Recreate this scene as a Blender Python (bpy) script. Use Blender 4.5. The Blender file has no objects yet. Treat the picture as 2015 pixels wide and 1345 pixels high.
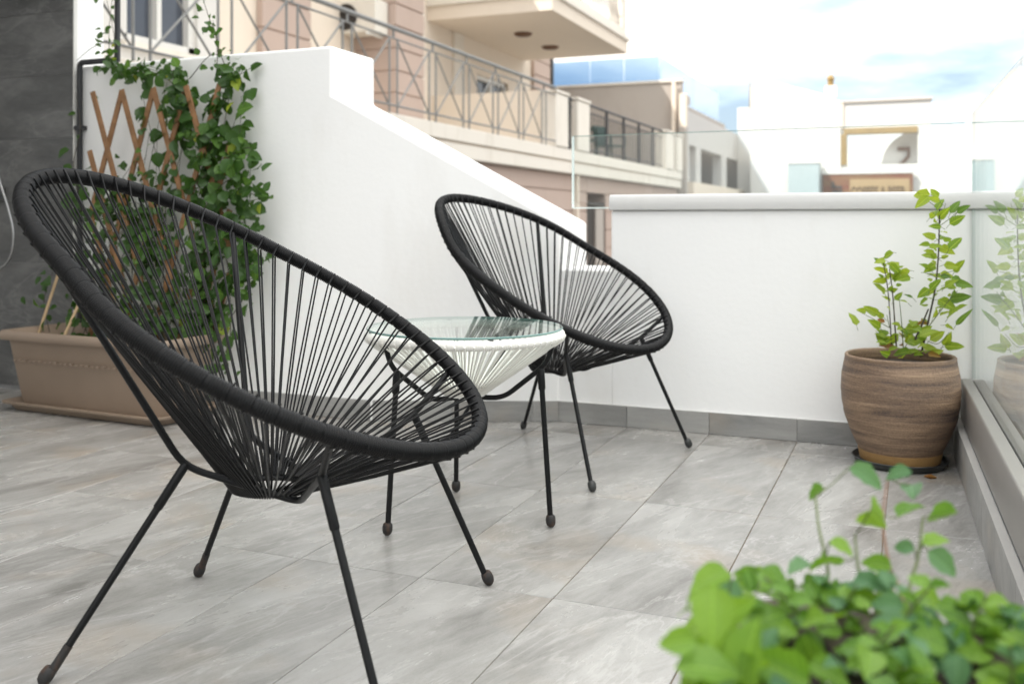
import bpy, bmesh, math, random
from mathutils import Vector, Matrix, Quaternion
R = math.radians
rnd = random.Random(11)

# ---------------------------------------------------------------- camera, sky, sun, exposure
scene = bpy.context.scene
COL = scene.collection
cam_data = bpy.data.cameras.new('camera')
cam = bpy.data.objects.new('camera', cam_data)
COL.objects.link(cam)
cam.location = (0, 0, 0.76)
cam.rotation_euler = (R(90), 0, R(22.474))
cam_data.sensor_width = 36
cam_data.lens = 34.14
cam_data.shift_y = -0.1190
cam_data.clip_start = 0.05
cam_data.clip_end = 2000
cam_data.dof.use_dof = True
cam_data.dof.focus_distance = 2.05
cam_data.dof.aperture_fstop = 4.0
scene.camera = cam

SUN_TRAVEL = Vector((0.45, 0.42, -0.79)).normalized()      # the way the sunlight travels
to_sun = -SUN_TRAVEL
elev = math.asin(to_sun.z)
azim = math.atan2(to_sun.x, to_sun.y)                        # clockwise from +Y

CLOUD = 9.0
SKYLOC = (5.9, 2.183, 1.239)
world = bpy.data.worlds.new('World')
scene.world = world
world.use_nodes = True
wn, wl = world.node_tree.nodes, world.node_tree.links
wn.clear()
wo = wn.new('ShaderNodeOutputWorld')
bg = wn.new('ShaderNodeBackground')
bg.inputs['Strength'].default_value = 0.13
sky = wn.new('ShaderNodeTexSky')
sky.sky_type = 'NISHITA'
sky.sun_disc = False
sky.sun_elevation = elev
sky.sun_rotation = azim
sky.air_density = 1.0
sky.dust_density = 0.3
sky.ozone_density = 1.0
tc = wn.new('ShaderNodeTexCoord')
mp = wn.new('ShaderNodeMapping')
mp.inputs['Scale'].default_value = (1.8, 1.8, 6.5)
mp.inputs['Location'].default_value = SKYLOC
cn = wn.new('ShaderNodeTexNoise')
cn.inputs['Scale'].default_value = 1.7
cn.inputs['Detail'].default_value = 7
cn.inputs['Roughness'].default_value = 0.55
cr = wn.new('ShaderNodeValToRGB')
cr.color_ramp.elements[0].position = 0.38
cr.color_ramp.elements[0].color = (0.86, 0.86, 0.86, 1)
cr.color_ramp.elements[1].position = 0.56
cr.color_ramp.elements[1].color = (1.0, 1.0, 1.0, 1)
cm = wn.new('ShaderNodeMix')
cm.data_type = 'RGBA'
# bright overcast: cloud luminance grows from the horizon to the zenith as (1 + 2 sin elevation) / 3
sx = wn.new('ShaderNodeSeparateXYZ'); wl.new(tc.outputs['Generated'], sx.inputs[0])
zc = wn.new('ShaderNodeClamp'); wl.new(sx.outputs['Z'], zc.inputs['Value'])
zl = wn.new('ShaderNodeMath'); zl.operation = 'MULTIPLY_ADD'; zl.inputs[1].default_value = 2 / 3; zl.inputs[2].default_value = 1 / 3
wl.new(zc.outputs[0], zl.inputs[0])
cv = wn.new('ShaderNodeMapRange'); cv.inputs['From Min'].default_value = 0.34; cv.inputs['From Max'].default_value = 0.66; cv.inputs["To Min"].default_value = 0.36; cv.inputs['To Max'].default_value = 1.42
wl.new(cn.outputs['Fac'], cv.inputs['Value'])
cb_ = wn.new('ShaderNodeMath'); cb_.operation = 'MULTIPLY'; wl.new(zl.outputs[0], cb_.inputs[0]); wl.new(cv.outputs[0], cb_.inputs[1])
tn = wn.new('ShaderNodeMix'); tn.data_type = 'RGBA'          # thin cloud lets the blue through, thick cloud is a warm white
tn.inputs[6].default_value = (CLOUD * 0.74, CLOUD * 0.92, CLOUD * 1.12, 1)
tn.inputs[7].default_value = (CLOUD * 1.06, CLOUD * 1.0, CLOUD * 0.90, 1)
tf = wn.new('ShaderNodeMapRange'); tf.inputs['From Min'].default_value = 0.36; tf.inputs['From Max'].default_value = 0.56
wl.new(cn.outputs['Fac'], tf.inputs['Value']); wl.new(tf.outputs[0], tn.inputs[0])
ct = wn.new('ShaderNodeVectorMath'); ct.operation = 'SCALE'
wl.new(tn.outputs[2], ct.inputs[0])
wl.new(cb_.outputs[0], ct.inputs['Scale'])
wl.new(ct.outputs[0], cm.inputs[7])
wl.new(tc.outputs['Generated'], mp.inputs['Vector'])
wl.new(mp.outputs['Vector'], cn.inputs['Vector'])
wl.new(cn.outputs['Fac'], cr.inputs['Fac'])
wl.new(cr.outputs['Color'], cm.inputs[0])
wl.new(sky.outputs['Color'], cm.inputs[6])
wl.new(cm.outputs[2], bg.inputs['Color'])
wl.new(bg.outputs['Background'], wo.inputs['Surface'])

sun_data = bpy.data.lights.new('sun', 'SUN')
sun_data.energy = 2.2
sun_data.angle = R(0.53)
sun_data.color = (1.0, 0.95, 0.88)
sun = bpy.data.objects.new('sun', sun_data)
COL.objects.link(sun)
sun.rotation_euler = SUN_TRAVEL.to_track_quat('-Z', 'Y').to_euler()
sun.location = (-8, -12, 20)

vs = scene.view_settings
vs.view_transform = 'Standard'
vs.look = 'None'
vs.exposure = 1.76
vs.gamma = 1.0
vs.use_curve_mapping = False
scene.cycles.max_bounces = 10
scene.cycles.diffuse_bounces = 5
scene.cycles.transparent_max_bounces = 24
scene.cycles.use_denoising = True
scene.cycles.sample_clamp_indirect = 6

# ---------------------------------------------------------------- materials
def new_mat(name):
    m = bpy.data.materials.new(name)
    m.use_nodes = True
    nt = m.node_tree
    return m, nt.nodes, nt.links, nt.nodes['Principled BSDF']

def simple(name, col, rough=0.5, metal=0.0, var=0.12, scale=12.0, bump=0.0, bscale=80.0, spec=0.5):
    m, n, l, p = new_mat(name)
    t = n.new('ShaderNodeTexCoord')
    no = n.new('ShaderNodeTexNoise'); no.inputs['Scale'].default_value = scale; no.inputs['Detail'].default_value = 5
    l.new(t.outputs['Object'], no.inputs['Vector'])
    mx = n.new('ShaderNodeMix'); mx.data_type = 'RGBA'
    mx.inputs[6].default_value = (*[c * (1 - var) for c in col], 1)
    mx.inputs[7].default_value = (*[min(1, c * (1 + var)) for c in col], 1)
    l.new(no.outputs['Fac'], mx.inputs[0])
    l.new(mx.outputs[2], p.inputs['Base Color'])
    p.inputs['Roughness'].default_value = rough
    p.inputs['Metallic'].default_value = metal
    p.inputs['Specular IOR Level'].default_value = spec
    if bump:
        b2 = n.new('ShaderNodeTexNoise'); b2.inputs['Scale'].default_value = bscale; b2.inputs['Detail'].default_value = 4
        l.new(t.outputs['Object'], b2.inputs['Vector'])
        bp = n.new('ShaderNodeBump'); bp.inputs['Strength'].default_value = bump; bp.inputs['Distance'].default_value = 0.01
        l.new(b2.outputs['Fac'], bp.inputs['Height'])
        l.new(bp.outputs['Normal'], p.inputs['Normal'])
    return m

def plaster(name, col, stain=(0.70, 0.66, 0.60), amt=0.30):
    m, n, l, p = new_mat(name)
    t = n.new('ShaderNodeTexCoord')
    a = n.new('ShaderNodeMapping'); a.inputs['Scale'].default_value = (1.4, 1.4, 0.45)
    l.new(t.outputs['Object'], a.inputs['Vector'])
    no = n.new('ShaderNodeTexNoise'); no.inputs['Scale'].default_value = 2.6; no.inputs['Detail'].default_value = 8; no.inputs['Roughness'].default_value = 0.62
    l.new(a.outputs['Vector'], no.inputs['Vector'])
    r = n.new('ShaderNodeValToRGB'); r.color_ramp.elements[0].position = 0.52; r.color_ramp.elements[0].color = (0, 0, 0, 1)
    r.color_ramp.elements[1].position = 0.82; r.color_ramp.elements[1].color = (amt, amt, amt, 1)
    l.new(no.outputs['Fac'], r.inputs['Fac'])
    mx = n.new('ShaderNodeMix'); mx.data_type = 'RGBA'
    mx.inputs[6].default_value = (*col, 1); mx.inputs[7].default_value = (*[c * s for c, s in zip(col, stain)], 1)
    l.new(r.outputs['Color'], mx.inputs[0]); l.new(mx.outputs[2], p.inputs['Base Color'])
    p.inputs['Roughness'].default_value = 0.85
    p.inputs['Specular IOR Level'].default_value = 0.25
    b2 = n.new('ShaderNodeTexNoise'); b2.inputs['Scale'].default_value = 55; b2.inputs['Detail'].default_value = 5
    l.new(t.outputs['Object'], b2.inputs['Vector'])
    b3 = n.new('ShaderNodeTexNoise'); b3.inputs['Scale'].default_value = 5; b3.inputs['Detail'].default_value = 3
    l.new(t.outputs['Object'], b3.inputs['Vector'])
    ad = n.new('ShaderNodeMath'); ad.operation = 'MULTIPLY_ADD'; ad.inputs[1].default_value = 2.5
    l.new(b3.outputs['Fac'], ad.inputs[0]); l.new(b2.outputs['Fac'], ad.inputs[2])
    bp = n.new('ShaderNodeBump'); bp.inputs['Strength'].default_value = 0.11; bp.inputs['Distance'].default_value = 0.006
    l.new(ad.outputs[0], bp.inputs['Height']); l.new(bp.outputs['Normal'], p.inputs['Normal'])
    return m

def stone_tile(name, c_lo, c_mid, c_hi, warm, rough=(0.28, 0.5), rot=18.0, axis='Y', wamt=0.45, vein=0.0):
    """Porcelain tile with long drawn-out veins; every tile shows another piece of the pattern."""
    m, n, l, p = new_mat(name)
    t = n.new('ShaderNodeTexCoord'); oi = n.new('ShaderNodeObjectInfo')
    off = n.new('ShaderNodeVectorMath'); off.operation = 'SCALE'
    cb = n.new('ShaderNodeCombineXYZ')
    for k, f in enumerate((37.0, 91.0, 53.0)):
        mm = n.new('ShaderNodeMath'); mm.operation = 'MULTIPLY'; mm.inputs[1].default_value = f
        l.new(oi.outputs['Random'], mm.inputs[0]); l.new(mm.outputs[0], cb.inputs[k])
    add = n.new('ShaderNodeVectorMath'); add.operation = 'ADD'
    mp0 = n.new('ShaderNodeMapping'); mp0.inputs['Rotation'].default_value = (0, 0, R(rot))
    l.new(t.outputs['Object'], mp0.inputs['Vector'])
    l.new(mp0.outputs['Vector'], add.inputs[0]); l.new(cb.outputs[0], add.inputs[1])
    st = n.new('ShaderNodeMapping')
    st.inputs['Scale'].default_value = {'Y': (3.6, 1.1, 2.0), 'X': (0.9, 4.0, 4.0), 'Z': (1.2, 2.0, 3.0)}[axis]
    l.new(add.outputs[0], st.inputs['Vector'])
    n1 = n.new('ShaderNodeTexNoise'); n1.inputs['Scale'].default_value = 1.7; n1.inputs['Detail'].default_value = 9; n1.inputs['Roughness'].default_value = 0.62; n1.inputs['Distortion'].default_value = 0.5
    l.new(st.outputs['Vector'], n1.inputs['Vector'])
    st2 = n.new('ShaderNodeMapping'); st2.inputs['Scale'].default_value = {'Y': (15, 3.6, 5), 'X': (2.4, 16, 16), 'Z': (4, 8, 12)}[axis]
    l.new(add.outputs[0], st2.inputs['Vector'])
    n2 = n.new('ShaderNodeTexNoise'); n2.inputs['Scale'].default_value = 2.2; n2.inputs['Detail'].default_value = 8; n2.inputs['Roughness'].default_value = 0.7; n2.inputs['Distortion'].default_value = 1.2
    l.new(st2.outputs['Vector'], n2.inputs['Vector'])
    n3 = n.new('ShaderNodeTexNoise'); n3.inputs['Scale'].default_value = 3.4; n3.inputs['Detail'].default_value = 4
    l.new(add.outputs[0], n3.inputs['Vector'])
    r1 = n.new('ShaderNodeValToRGB')
    e = r1.color_ramp.elements
    e[0].position = 0.26; e[0].color = (*c_lo, 1); e[1].position = 0.78; e[1].color = (*c_hi, 1)
    em = e.new(0.5); em.color = (*c_mid, 1)
    mixv = n.new('ShaderNodeMath'); mixv.operation = 'MULTIPLY_ADD'; mixv.inputs[1].default_value = 0.42
    sub = n.new('ShaderNodeMath'); sub.operation = 'SUBTRACT'; sub.inputs[1].default_value = 0.21
    l.new(n1.outputs['Fac'], sub.inputs[0]); l.new(n2.outputs['Fac'], mixv.inputs[0]); l.new(sub.outputs[0], mixv.inputs[2])
    l.new(mixv.outputs[0], r1.inputs['Fac'])
    r3 = n.new('ShaderNodeValToRGB'); r3.color_ramp.elements[0].position = 0.55; r3.color_ramp.elements[0].color = (0, 0, 0, 1)
    r3.color_ramp.elements[1].position = 0.80; r3.color_ramp.elements[1].color = (wamt, wamt, wamt, 1)
    l.new(n3.outputs['Fac'], r3.inputs['Fac'])
    mx = n.new('ShaderNodeMix'); mx.data_type = 'RGBA'; mx.inputs[7].default_value = (*warm, 1)
    l.new(r3.outputs['Color'], mx.inputs[0])
    # thin pale veins along the contour lines of a stretched noise
    n5 = n.new('ShaderNodeTexNoise'); n5.inputs['Scale'].default_value = 1.15; n5.inputs['Detail'].default_value = 6; n5.inputs['Roughness'].default_value = 0.6; n5.inputs['Distortion'].default_value = 0.8
    l.new(st.outputs['Vector'], n5.inputs['Vector'])
    s5 = n.new('ShaderNodeMath'); s5.operation = 'SUBTRACT'; s5.inputs[1].default_value = 0.5; l.new(n5.outputs['Fac'], s5.inputs[0])
    a5 = n.new('ShaderNodeMath'); a5.operation = 'ABSOLUTE'; l.new(s5.outputs[0], a5.inputs[0])
    v5 = n.new('ShaderNodeMapRange'); v5.inputs['From Min'].default_value = 0.0; v5.inputs['From Max'].default_value = 0.016; v5.inputs['To Min'].default_value = vein; v5.inputs['To Max'].default_value = 0
    l.new(a5.outputs[0], v5.inputs['Value'])
    k5 = n.new('ShaderNodeMath'); k5.operation = 'MULTIPLY'; l.new(v5.outputs[0], k5.inputs[0]); l.new(n2.outputs['Fac'], k5.inputs[1])
    mv = n.new('ShaderNodeMix'); mv.data_type = 'RGBA'; mv.inputs[7].default_value = (*[min(0.8, c * 1.5) for c in c_hi], 1)
    l.new(k5.outputs[0], mv.inputs[0]); l.new(r1.outputs['Color'], mv.inputs[6]); l.new(mv.outputs[2], mx.inputs[6])
    # fine dark pores
    n4 = n.new('ShaderNodeTexNoise'); n4.inputs['Scale'].default_value = 160; n4.inputs['Detail'].default_value = 3
    l.new(st.outputs['Vector'], n4.inputs['Vector'])
    r4 = n.new('ShaderNodeValToRGB'); r4.color_ramp.elements[0].position = 0.34; r4.color_ramp.elements[0].color = (0.86, 0.86, 0.86, 1); r4.color_ramp.elements[1].position = 0.46
    l.new(n4.outputs['Fac'], r4.inputs['Fac'])
    mu = n.new('ShaderNodeMix'); mu.data_type = 'RGBA'; mu.blend_type = 'MULTIPLY'; mu.inputs[0].default_value = 0.7
    l.new(mx.outputs[2], mu.inputs[6]); l.new(r4.outputs['Color'], mu.inputs[7])
    l.new(mu.outputs[2], p.inputs['Base Color'])
    mr = n.new('ShaderNodeMapRange'); mr.inputs['To Min'].default_value = rough[0]; mr.inputs['To Max'].default_value = rough[1]
    l.new(n1.outputs['Fac'], mr.inputs['Value']); l.new(mr.outputs['Result'], p.inputs['Roughness'])
    bp = n.new('ShaderNodeBump'); bp.inputs['Strength'].default_value = 0.10; bp.inputs['Distance'].default_value = 0.004
    l.new(n2.outputs['Fac'], bp.inputs['Height']); l.new(bp.outputs['Normal'], p.inputs['Normal'])
    return m

def leaf_mat(name, lo, hi, trans=0.42, rough=0.38, veins=0.55):
    m, n, l, p = new_mat(name)
    oi = n.new('ShaderNodeObjectInfo'); t = n.new('ShaderNodeTexCoord')
    no = n.new('ShaderNodeTexNoise'); no.inputs['Scale'].default_value = 1.6; no.inputs['Detail'].default_value = 4
    l.new(t.outputs['Object'], no.inputs['Vector'])
    ad = n.new('ShaderNodeMath'); ad.operation = 'MULTIPLY_ADD'; ad.inputs[1].default_value = 0.45
    l.new(no.outputs['Fac'], ad.inputs[0])
    sc = n.new('ShaderNodeMath'); sc.operation = 'MULTIPLY'; sc.inputs[1].default_value = 0.75
    l.new(oi.outputs['Random'], sc.inputs[0]); l.new(sc.outputs[0], ad.inputs[2])
    mx0 = n.new('ShaderNodeMix'); mx0.data_type = 'RGBA'; mx0.inputs[6].default_value = (*lo, 1); mx0.inputs[7].default_value = (*hi, 1)
    l.new(ad.outputs[0], mx0.inputs[0])
    # midrib and side veins, drawn in the leaf's own coordinates (length along y, midrib at x = 0)
    sp = n.new('ShaderNodeSeparateXYZ'); l.new(t.outputs['Object'], sp.inputs[0])
    ax = n.new('ShaderNodeMath'); ax.operation = 'ABSOLUTE'; l.new(sp.outputs['X'], ax.inputs[0])
    mr = n.new('ShaderNodeMapRange'); mr.inputs['From Min'].default_value = 0.012; mr.inputs['From Max'].default_value = 0.035; mr.inputs['To Min'].default_value = 1; mr.inputs['To Max'].default_value = 0
    l.new(ax.outputs[0], mr.inputs['Value'])
    dg_ = n.new('ShaderNodeMath'); dg_.operation = 'MULTIPLY_ADD'; dg_.inputs[1].default_value = -0.9
    l.new(ax.outputs[0], dg_.inputs[0]); l.new(sp.outputs['Y'], dg_.inputs[2])
    fr = n.new('ShaderNodeMath'); fr.operation = 'PINGPONG'; fr.inputs[1].default_value = 0.07; l.new(dg_.outputs[0], fr.inputs[0])
    m2 = n.new('ShaderNodeMapRange'); m2.inputs['From Min'].default_value = 0.0; m2.inputs['From Max'].default_value = 0.018; m2.inputs['To Min'].default_value = 0.7; m2.inputs['To Max'].default_value = 0
    l.new(fr.outputs[0], m2.inputs['Value'])
    vm = n.new('ShaderNodeMath'); vm.operation = 'MAXIMUM'; l.new(mr.outputs[0], vm.inputs[0]); l.new(m2.outputs[0], vm.inputs[1])
    vf = n.new('ShaderNodeMath'); vf.operation = 'MULTIPLY'; vf.inputs[1].default_value = veins; l.new(vm.outputs[0], vf.inputs[0])
    mx = n.new('ShaderNodeMix'); mx.data_type = 'RGBA'; mx.inputs[7].default_value = (*[min(1, c * 1.5 + 0.03) for c in hi], 1)
    l.new(vf.outputs[0], mx.inputs[0]); l.new(mx0.outputs[2], mx.inputs[6])
    l.new(mx.outputs[2], p.inputs['Base Color'])
    bpn = n.new('ShaderNodeBump'); bpn.inputs['Strength'].default_value = 0.5 * (1 if veins else 0); bpn.inputs['Distance'].default_value = 0.02; bpn.invert = True
    l.new(vm.outputs[0], bpn.inputs['Height']); l.new(bpn.outputs['Normal'], p.inputs['Normal'])
    p.inputs['Roughness'].default_value = rough
    tr = n.new('ShaderNodeBsdfTranslucent')
    br = n.new('ShaderNodeMix'); br.data_type = 'RGBA'; br.blend_type = 'MULTIPLY'; br.inputs[0].default_value = 1.0; br.inputs[7].default_value = (1.35, 1.25, 0.55, 1)
    l.new(mx.outputs[2], br.inputs[6]); l.new(br.outputs[2], tr.inputs['Color'])
    ms = n.new('ShaderNodeMixShader'); ms.inputs[0].default_value = trans
    l.new(p.outputs[0], ms.inputs[1]); l.new(tr.outputs[0], ms.inputs[2])
    l.new(ms.outputs[0], n['Material Output'].inputs['Surface'])
    return m

def glass_mat(name, tint, refl_col=(1, 1, 1), f0=0.045):
    """Clear sheet glass: transmits straight through and reflects more the more glancing the view (Schlick)."""
    m, n, l, p = new_mat(name)
    n.remove(p)
    g = n.new('ShaderNodeNewGeometry')
    d = n.new('ShaderNodeVectorMath'); d.operation = 'DOT_PRODUCT'
    l.new(g.outputs['Incoming'], d.inputs[0]); l.new(g.outputs['Normal'], d.inputs[1])
    ab = n.new('ShaderNodeMath'); ab.operation = 'ABSOLUTE'; l.new(d.outputs['Value'], ab.inputs[0])
    om = n.new('ShaderNodeMath'); om.operation = 'SUBTRACT'; om.inputs[0].default_value = 1.0; l.new(ab.outputs[0], om.inputs[1])
    pw = n.new('ShaderNodeMath'); pw.operation = 'POWER'; pw.inputs[1].default_value = 5.0; l.new(om.outputs[0], pw.inputs[0])
    ma = n.new('ShaderNodeMath'); ma.operation = 'MULTIPLY_ADD'; ma.inputs[1].default_value = 1 - f0; ma.inputs[2].default_value = f0
    l.new(pw.outputs[0], ma.inputs[0])
    tr = n.new('ShaderNodeBsdfTransparent'); tr.inputs['Color'].default_value = (*tint, 1)
    gl = n.new('ShaderNodeBsdfGlossy'); gl.inputs['Roughness'].default_value = 0.0; gl.inputs['Color'].default_value = (*refl_col, 1)
    ms = n.new('ShaderNodeMixShader')
    l.new(ma.outputs[0], ms.inputs[0]); l.new(tr.outputs[0], ms.inputs[1]); l.new(gl.outputs[0], ms.inputs[2])
    l.new(ms.outputs[0], n['Material Output'].inputs['Surface'])
    return m

def rusty(name):
    m, n, l, p = new_mat(name)
    t = n.new('ShaderNodeTexCoord')
    no = n.new('ShaderNodeTexNoise'); no.inputs['Scale'].default_value = 55; no.inputs['Detail'].default_value = 6
    l.new(t.outputs['Object'], no.inputs['Vector'])
    r = n.new('ShaderNodeValToRGB')
    r.color_ramp.elements[0].position = 0.50; r.color_ramp.elements[0].color = (0.018, 0.017, 0.017, 1)
    r.color_ramp.elements[1].position = 0.72; r.color_ramp.elements[1].color = (0.06, 0.032, 0.020, 1)
    l.new(no.outputs['Fac'], r.inputs['Fac']); l.new(r.outputs['Color'], p.inputs['Base Color'])
    p.inputs['Roughness'].default_value = 0.7
    bp = n.new('ShaderNodeBump'); bp.inputs['Strength'].default_value = 0.4; bp.inputs['Distance'].default_value = 0.002
    l.new(no.outputs['Fac'], bp.inputs['Height']); l.new(bp.outputs['Normal'], p.inputs['Normal'])
    return m

def pot_glaze(name):
    m, n, l, p = new_mat(name)
    t = n.new('ShaderNodeTexCoord')
    a = n.new('ShaderNodeMapping'); a.inputs['Scale'].default_value = (0.55, 0.55, 9.0)
    l.new(t.outputs['Object'], a.inputs['Vector'])
    n1 = n.new('ShaderNodeTexNoise'); n1.inputs['Scale'].default_value = 4.5; n1.inputs['Detail'].default_value = 8; n1.inputs['Roughness'].default_value = 0.65; n1.inputs['Distortion'].default_value = 0.4
    l.new(a.outputs['Vector'], n1.inputs['Vector'])
    n2 = n.new('ShaderNodeTexNoise'); n2.inputs['Scale'].default_value = 190; n2.inputs['Detail'].default_value = 2
    l.new(t.outputs['Object'], n2.inputs['Vector'])
    ad = n.new('ShaderNodeMath'); ad.operation = 'MULTIPLY_ADD'; ad.inputs[1].default_value = 0.22
    sb = n.new('ShaderNodeMath'); sb.operation = 'SUBTRACT'; sb.inputs[1].default_value = 0.11
    l.new(n1.outputs['Fac'], sb.inputs[0]); l.new(n2.outputs['Fac'], ad.inputs[0]); l.new(sb.outputs[0], ad.inputs[2])
    r = n.new('ShaderNodeValToRGB'); e = r.color_ramp.elements
    e[0].position = 0.33; e[0].color = (0.070, 0.050, 0.042, 1)
    e[1].position = 0.70; e[1].color = (0.37, 0.255, 0.165, 1)
    k = e.new(0.50); k.color = (0.195, 0.128, 0.084, 1)
    l.new(ad.outputs[0], r.inputs['Fac']); l.new(r.outputs['Color'], p.inputs['Base Color'])
    p.inputs['Roughness'].default_value = 0.62
    bp = n.new('ShaderNodeBump'); bp.inputs['Strength'].default_value = 0.9; bp.inputs['Distance'].default_value = 0.006
    l.new(ad.outputs[0], bp.inputs['Height']); l.new(bp.outputs['Normal'], p.inputs['Normal'])
    return m

def sign_mat(name):
    m, n, l, p = new_mat(name)
    t = n.new('ShaderNodeTexCoord')
    a = n.new('ShaderNodeMapping'); a.inputs['Scale'].default_value = (0.5, 1, 2.5)
    l.new(t.outputs['Object'], a.inputs['Vector'])
    no = n.new('ShaderNodeTexNoise'); no.inputs['Scale'].default_value = 1.3; no.inputs['Detail'].default_value = 5
    l.new(a.outputs['Vector'], no.inputs['Vector'])
    r = n.new('ShaderNodeValToRGB')
    r.color_ramp.elements[0].position = 0.38; r.color_ramp.elements[0].color = (0.17, 0.055, 0.030, 1)
    r.color_ramp.elements[1].position = 0.62; r.color_ramp.elements[1].color = (0.19, 0.105, 0.045, 1)
    l.new(no.outputs['Fac'], r.inputs['Fac']); l.new(r.outputs['Color'], p.inputs['Base Color'])
    p.inputs['Roughness'].default_value = 0.8
    return m

M = {}
M['plaster'] = plaster('white_plaster', (0.86, 0.857, 0.85))
M['coping'] = plaster('coping_plaster', (0.61, 0.605, 0.595))
M['tile'] = stone_tile('floor_tile', (0.180, 0.173, 0.162), (0.298, 0.289, 0.275), (0.42, 0.412, 0.396), (0.34, 0.27, 0.20), (0.16, 0.36), wamt=0.6, vein=0.36)
M['skirt'] = stone_tile('skirting_tile', (0.20, 0.20, 0.195), (0.30, 0.295, 0.285), (0.40, 0.395, 0.38), (0.38, 0.31, 0.24), (0.45, 0.6), 0, 'X', 0.6)
M['dark_tile'] = stone_tile('dark_wall_tile', (0.045, 0.045, 0.045), (0.092, 0.092, 0.091), (0.175, 0.174, 0.170), (0.13, 0.127, 0.121), (0.45, 0.62), 0, 'Z', 0.4, 0.5)
M['kerb_top'] = simple('kerb_top', (0.36, 0.345, 0.325), 0.6, var=0.12)
M['grout'] = simple('grout', (0.20, 0.155, 0.115), 0.95, var=0.35, scale=6)
M['dark_grout'] = simple('pale_grout', (0.20, 0.20, 0.20), 0.9, var=0.2)
M['cord'] = simple('black_cord', (0.0050, 0.0050, 0.0056), 0.40, var=0.3, scale=40, spec=0.20)
M['white_cord'] = simple('white_cord', (0.80, 0.785, 0.745), 0.42, var=0.05)
M['black_metal'] = simple('black_powder_coat', (0.0055, 0.0058, 0.0065), 0.40, var=0.5, scale=60, bump=0.08, bscale=260, spec=0.24)
M['rust'] = rusty('rusty_foot')
M['glass'] = glass_mat('clear_glass', (0.965, 0.985, 0.978))
M['table_glass'] = glass_mat('table_glass', (0.93, 0.965, 0.95), f0=0.05)
M['blue_glass'] = glass_mat('balustrade_glass', (0.62, 0.74, 0.86), (0.8, 0.9, 1.0), f0=0.10)
M['glass_edge'] = simple('green_glass_edge', (0.16, 0.28, 0.26), 0.15, var=0.2)
M['pale_edge'] = simple('pale_glass_edge', (0.62, 0.70, 0.68), 0.2, var=0.1)
M['channel'] = simple('grey_aluminium', (0.30, 0.285, 0.27), 0.42, 0.55, var=0.06, bump=0.02)
M['taupe'] = simple('taupe_plastic', (0.265, 0.200, 0.150), 0.50, var=0.22, scale=4, bump=0.05, bscale=150)
M['dark_taupe'] = simple('weathered_taupe', (0.105, 0.080, 0.062), 0.6, var=0.3, scale=9, bump=0.1)
M['pot'] = pot_glaze('brown_pot_glaze')
M['ochre'] = simple('ochre_clay', (0.30, 0.175, 0.065), 0.6, var=0.35, scale=22, bump=0.2)
M['saucer'] = simple('charcoal_plastic', (0.028, 0.030, 0.030), 0.45, var=0.2)
M['soil'] = simple('potting_soil', (0.030, 0.021, 0.015), 0.95, var=0.6, scale=90, bump=1.0, bscale=120)
M['pebble'] = simple('perlite', (0.62, 0.58, 0.52), 0.9, var=0.2)
M['wood'] = simple('orange_brown_wood', (0.235, 0.120, 0.052), 0.6, var=0.55, scale=25, bump=0.2, bscale=60)
M['cane'] = simple('pale_cane', (0.50, 0.36, 0.21), 0.6, var=0.2, scale=30)
M['vine'] = leaf_mat('ivy_green', (0.022, 0.070, 0.020), (0.115, 0.235, 0.038))
M['vine_plain'] = leaf_mat('ivy_green_mass', (0.020, 0.062, 0.018), (0.10, 0.21, 0.032), veins=0.0)
M['vine_young'] = leaf_mat('ivy_yellow_green', (0.13, 0.24, 0.03), (0.32, 0.38, 0.04))
M['rose'] = leaf_mat('fresh_green', (0.11, 0.24, 0.02), (0.34, 0.43, 0.05), 0.5)
M['rose_dark'] = leaf_mat('deep_green', (0.07, 0.16, 0.03), (0.15, 0.26, 0.04), 0.4)
M['rose_red'] = leaf_mat('reddish_leaf', (0.20, 0.17, 0.03), (0.30, 0.13, 0.035), 0.35)
M['mint'] = leaf_mat('herb_green', (0.060, 0.185, 0.020), (0.22, 0.385, 0.045), 0.42, 0.42)
M['mint_blue'] = leaf_mat('herb_cool_green', (0.04, 0.13, 0.045), (0.125, 0.26, 0.11), 0.35, 0.42)
M['stem'] = simple('green_stem', (0.10, 0.13, 0.04), 0.6, var=0.4, scale=40)
M['bark'] = simple('dark_bark', (0.055, 0.045, 0.030), 0.75, var=0.4, scale=60)
M['red_stem'] = simple('reddish_stem', (0.22, 0.12, 0.08), 0.6, var=0.3, scale=40)
M['pipe'] = simple('black_pipe', (0.020, 0.021, 0.024), 0.4, var=0.2)
M['chrome'] = simple('chrome', (0.36, 0.36, 0.36), 0.3, 0.9, var=0.05)
M['cream'] = plaster('cream_stucco', (0.70, 0.615, 0.52), amt=0.15)
M['cream_lt'] = plaster('pale_stone', (0.72, 0.67, 0.60), (0.6, 0.56, 0.48), 0.5)
M['pink'] = plaster('pink_stucco', (0.455, 0.355, 0.305), amt=0.2)
M['white_far'] = plaster('white_render', (0.62, 0.605, 0.58), amt=0.1)
M['grey_far'] = plaster('grey_render', (0.40, 0.36, 0.325), amt=0.25)
M['grey_lt'] = plaster('light_grey_render', (0.52, 0.505, 0.49), amt=0.2)
M['rail'] = simple('grey_iron', (0.22, 0.22, 0.215), 0.5, 0.3, var=0.15)
M['rail_dark'] = simple('dark_iron', (0.035, 0.037, 0.042), 0.5, 0.2, var=0.2)
M['dark_glass'] = simple('window_glass', (0.055, 0.065, 0.085), 0.12, var=0.3, scale=2)
M['dark'] = simple('dark_door', (0.030, 0.023, 0.018), 0.6, var=0.3)
M['frame'] = simple('white_frame', (0.66, 0.65, 0.62), 0.5, var=0.05)
M['ac'] = simple('ac_casing', (0.66, 0.62, 0.55), 0.5, var=0.06)
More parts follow.
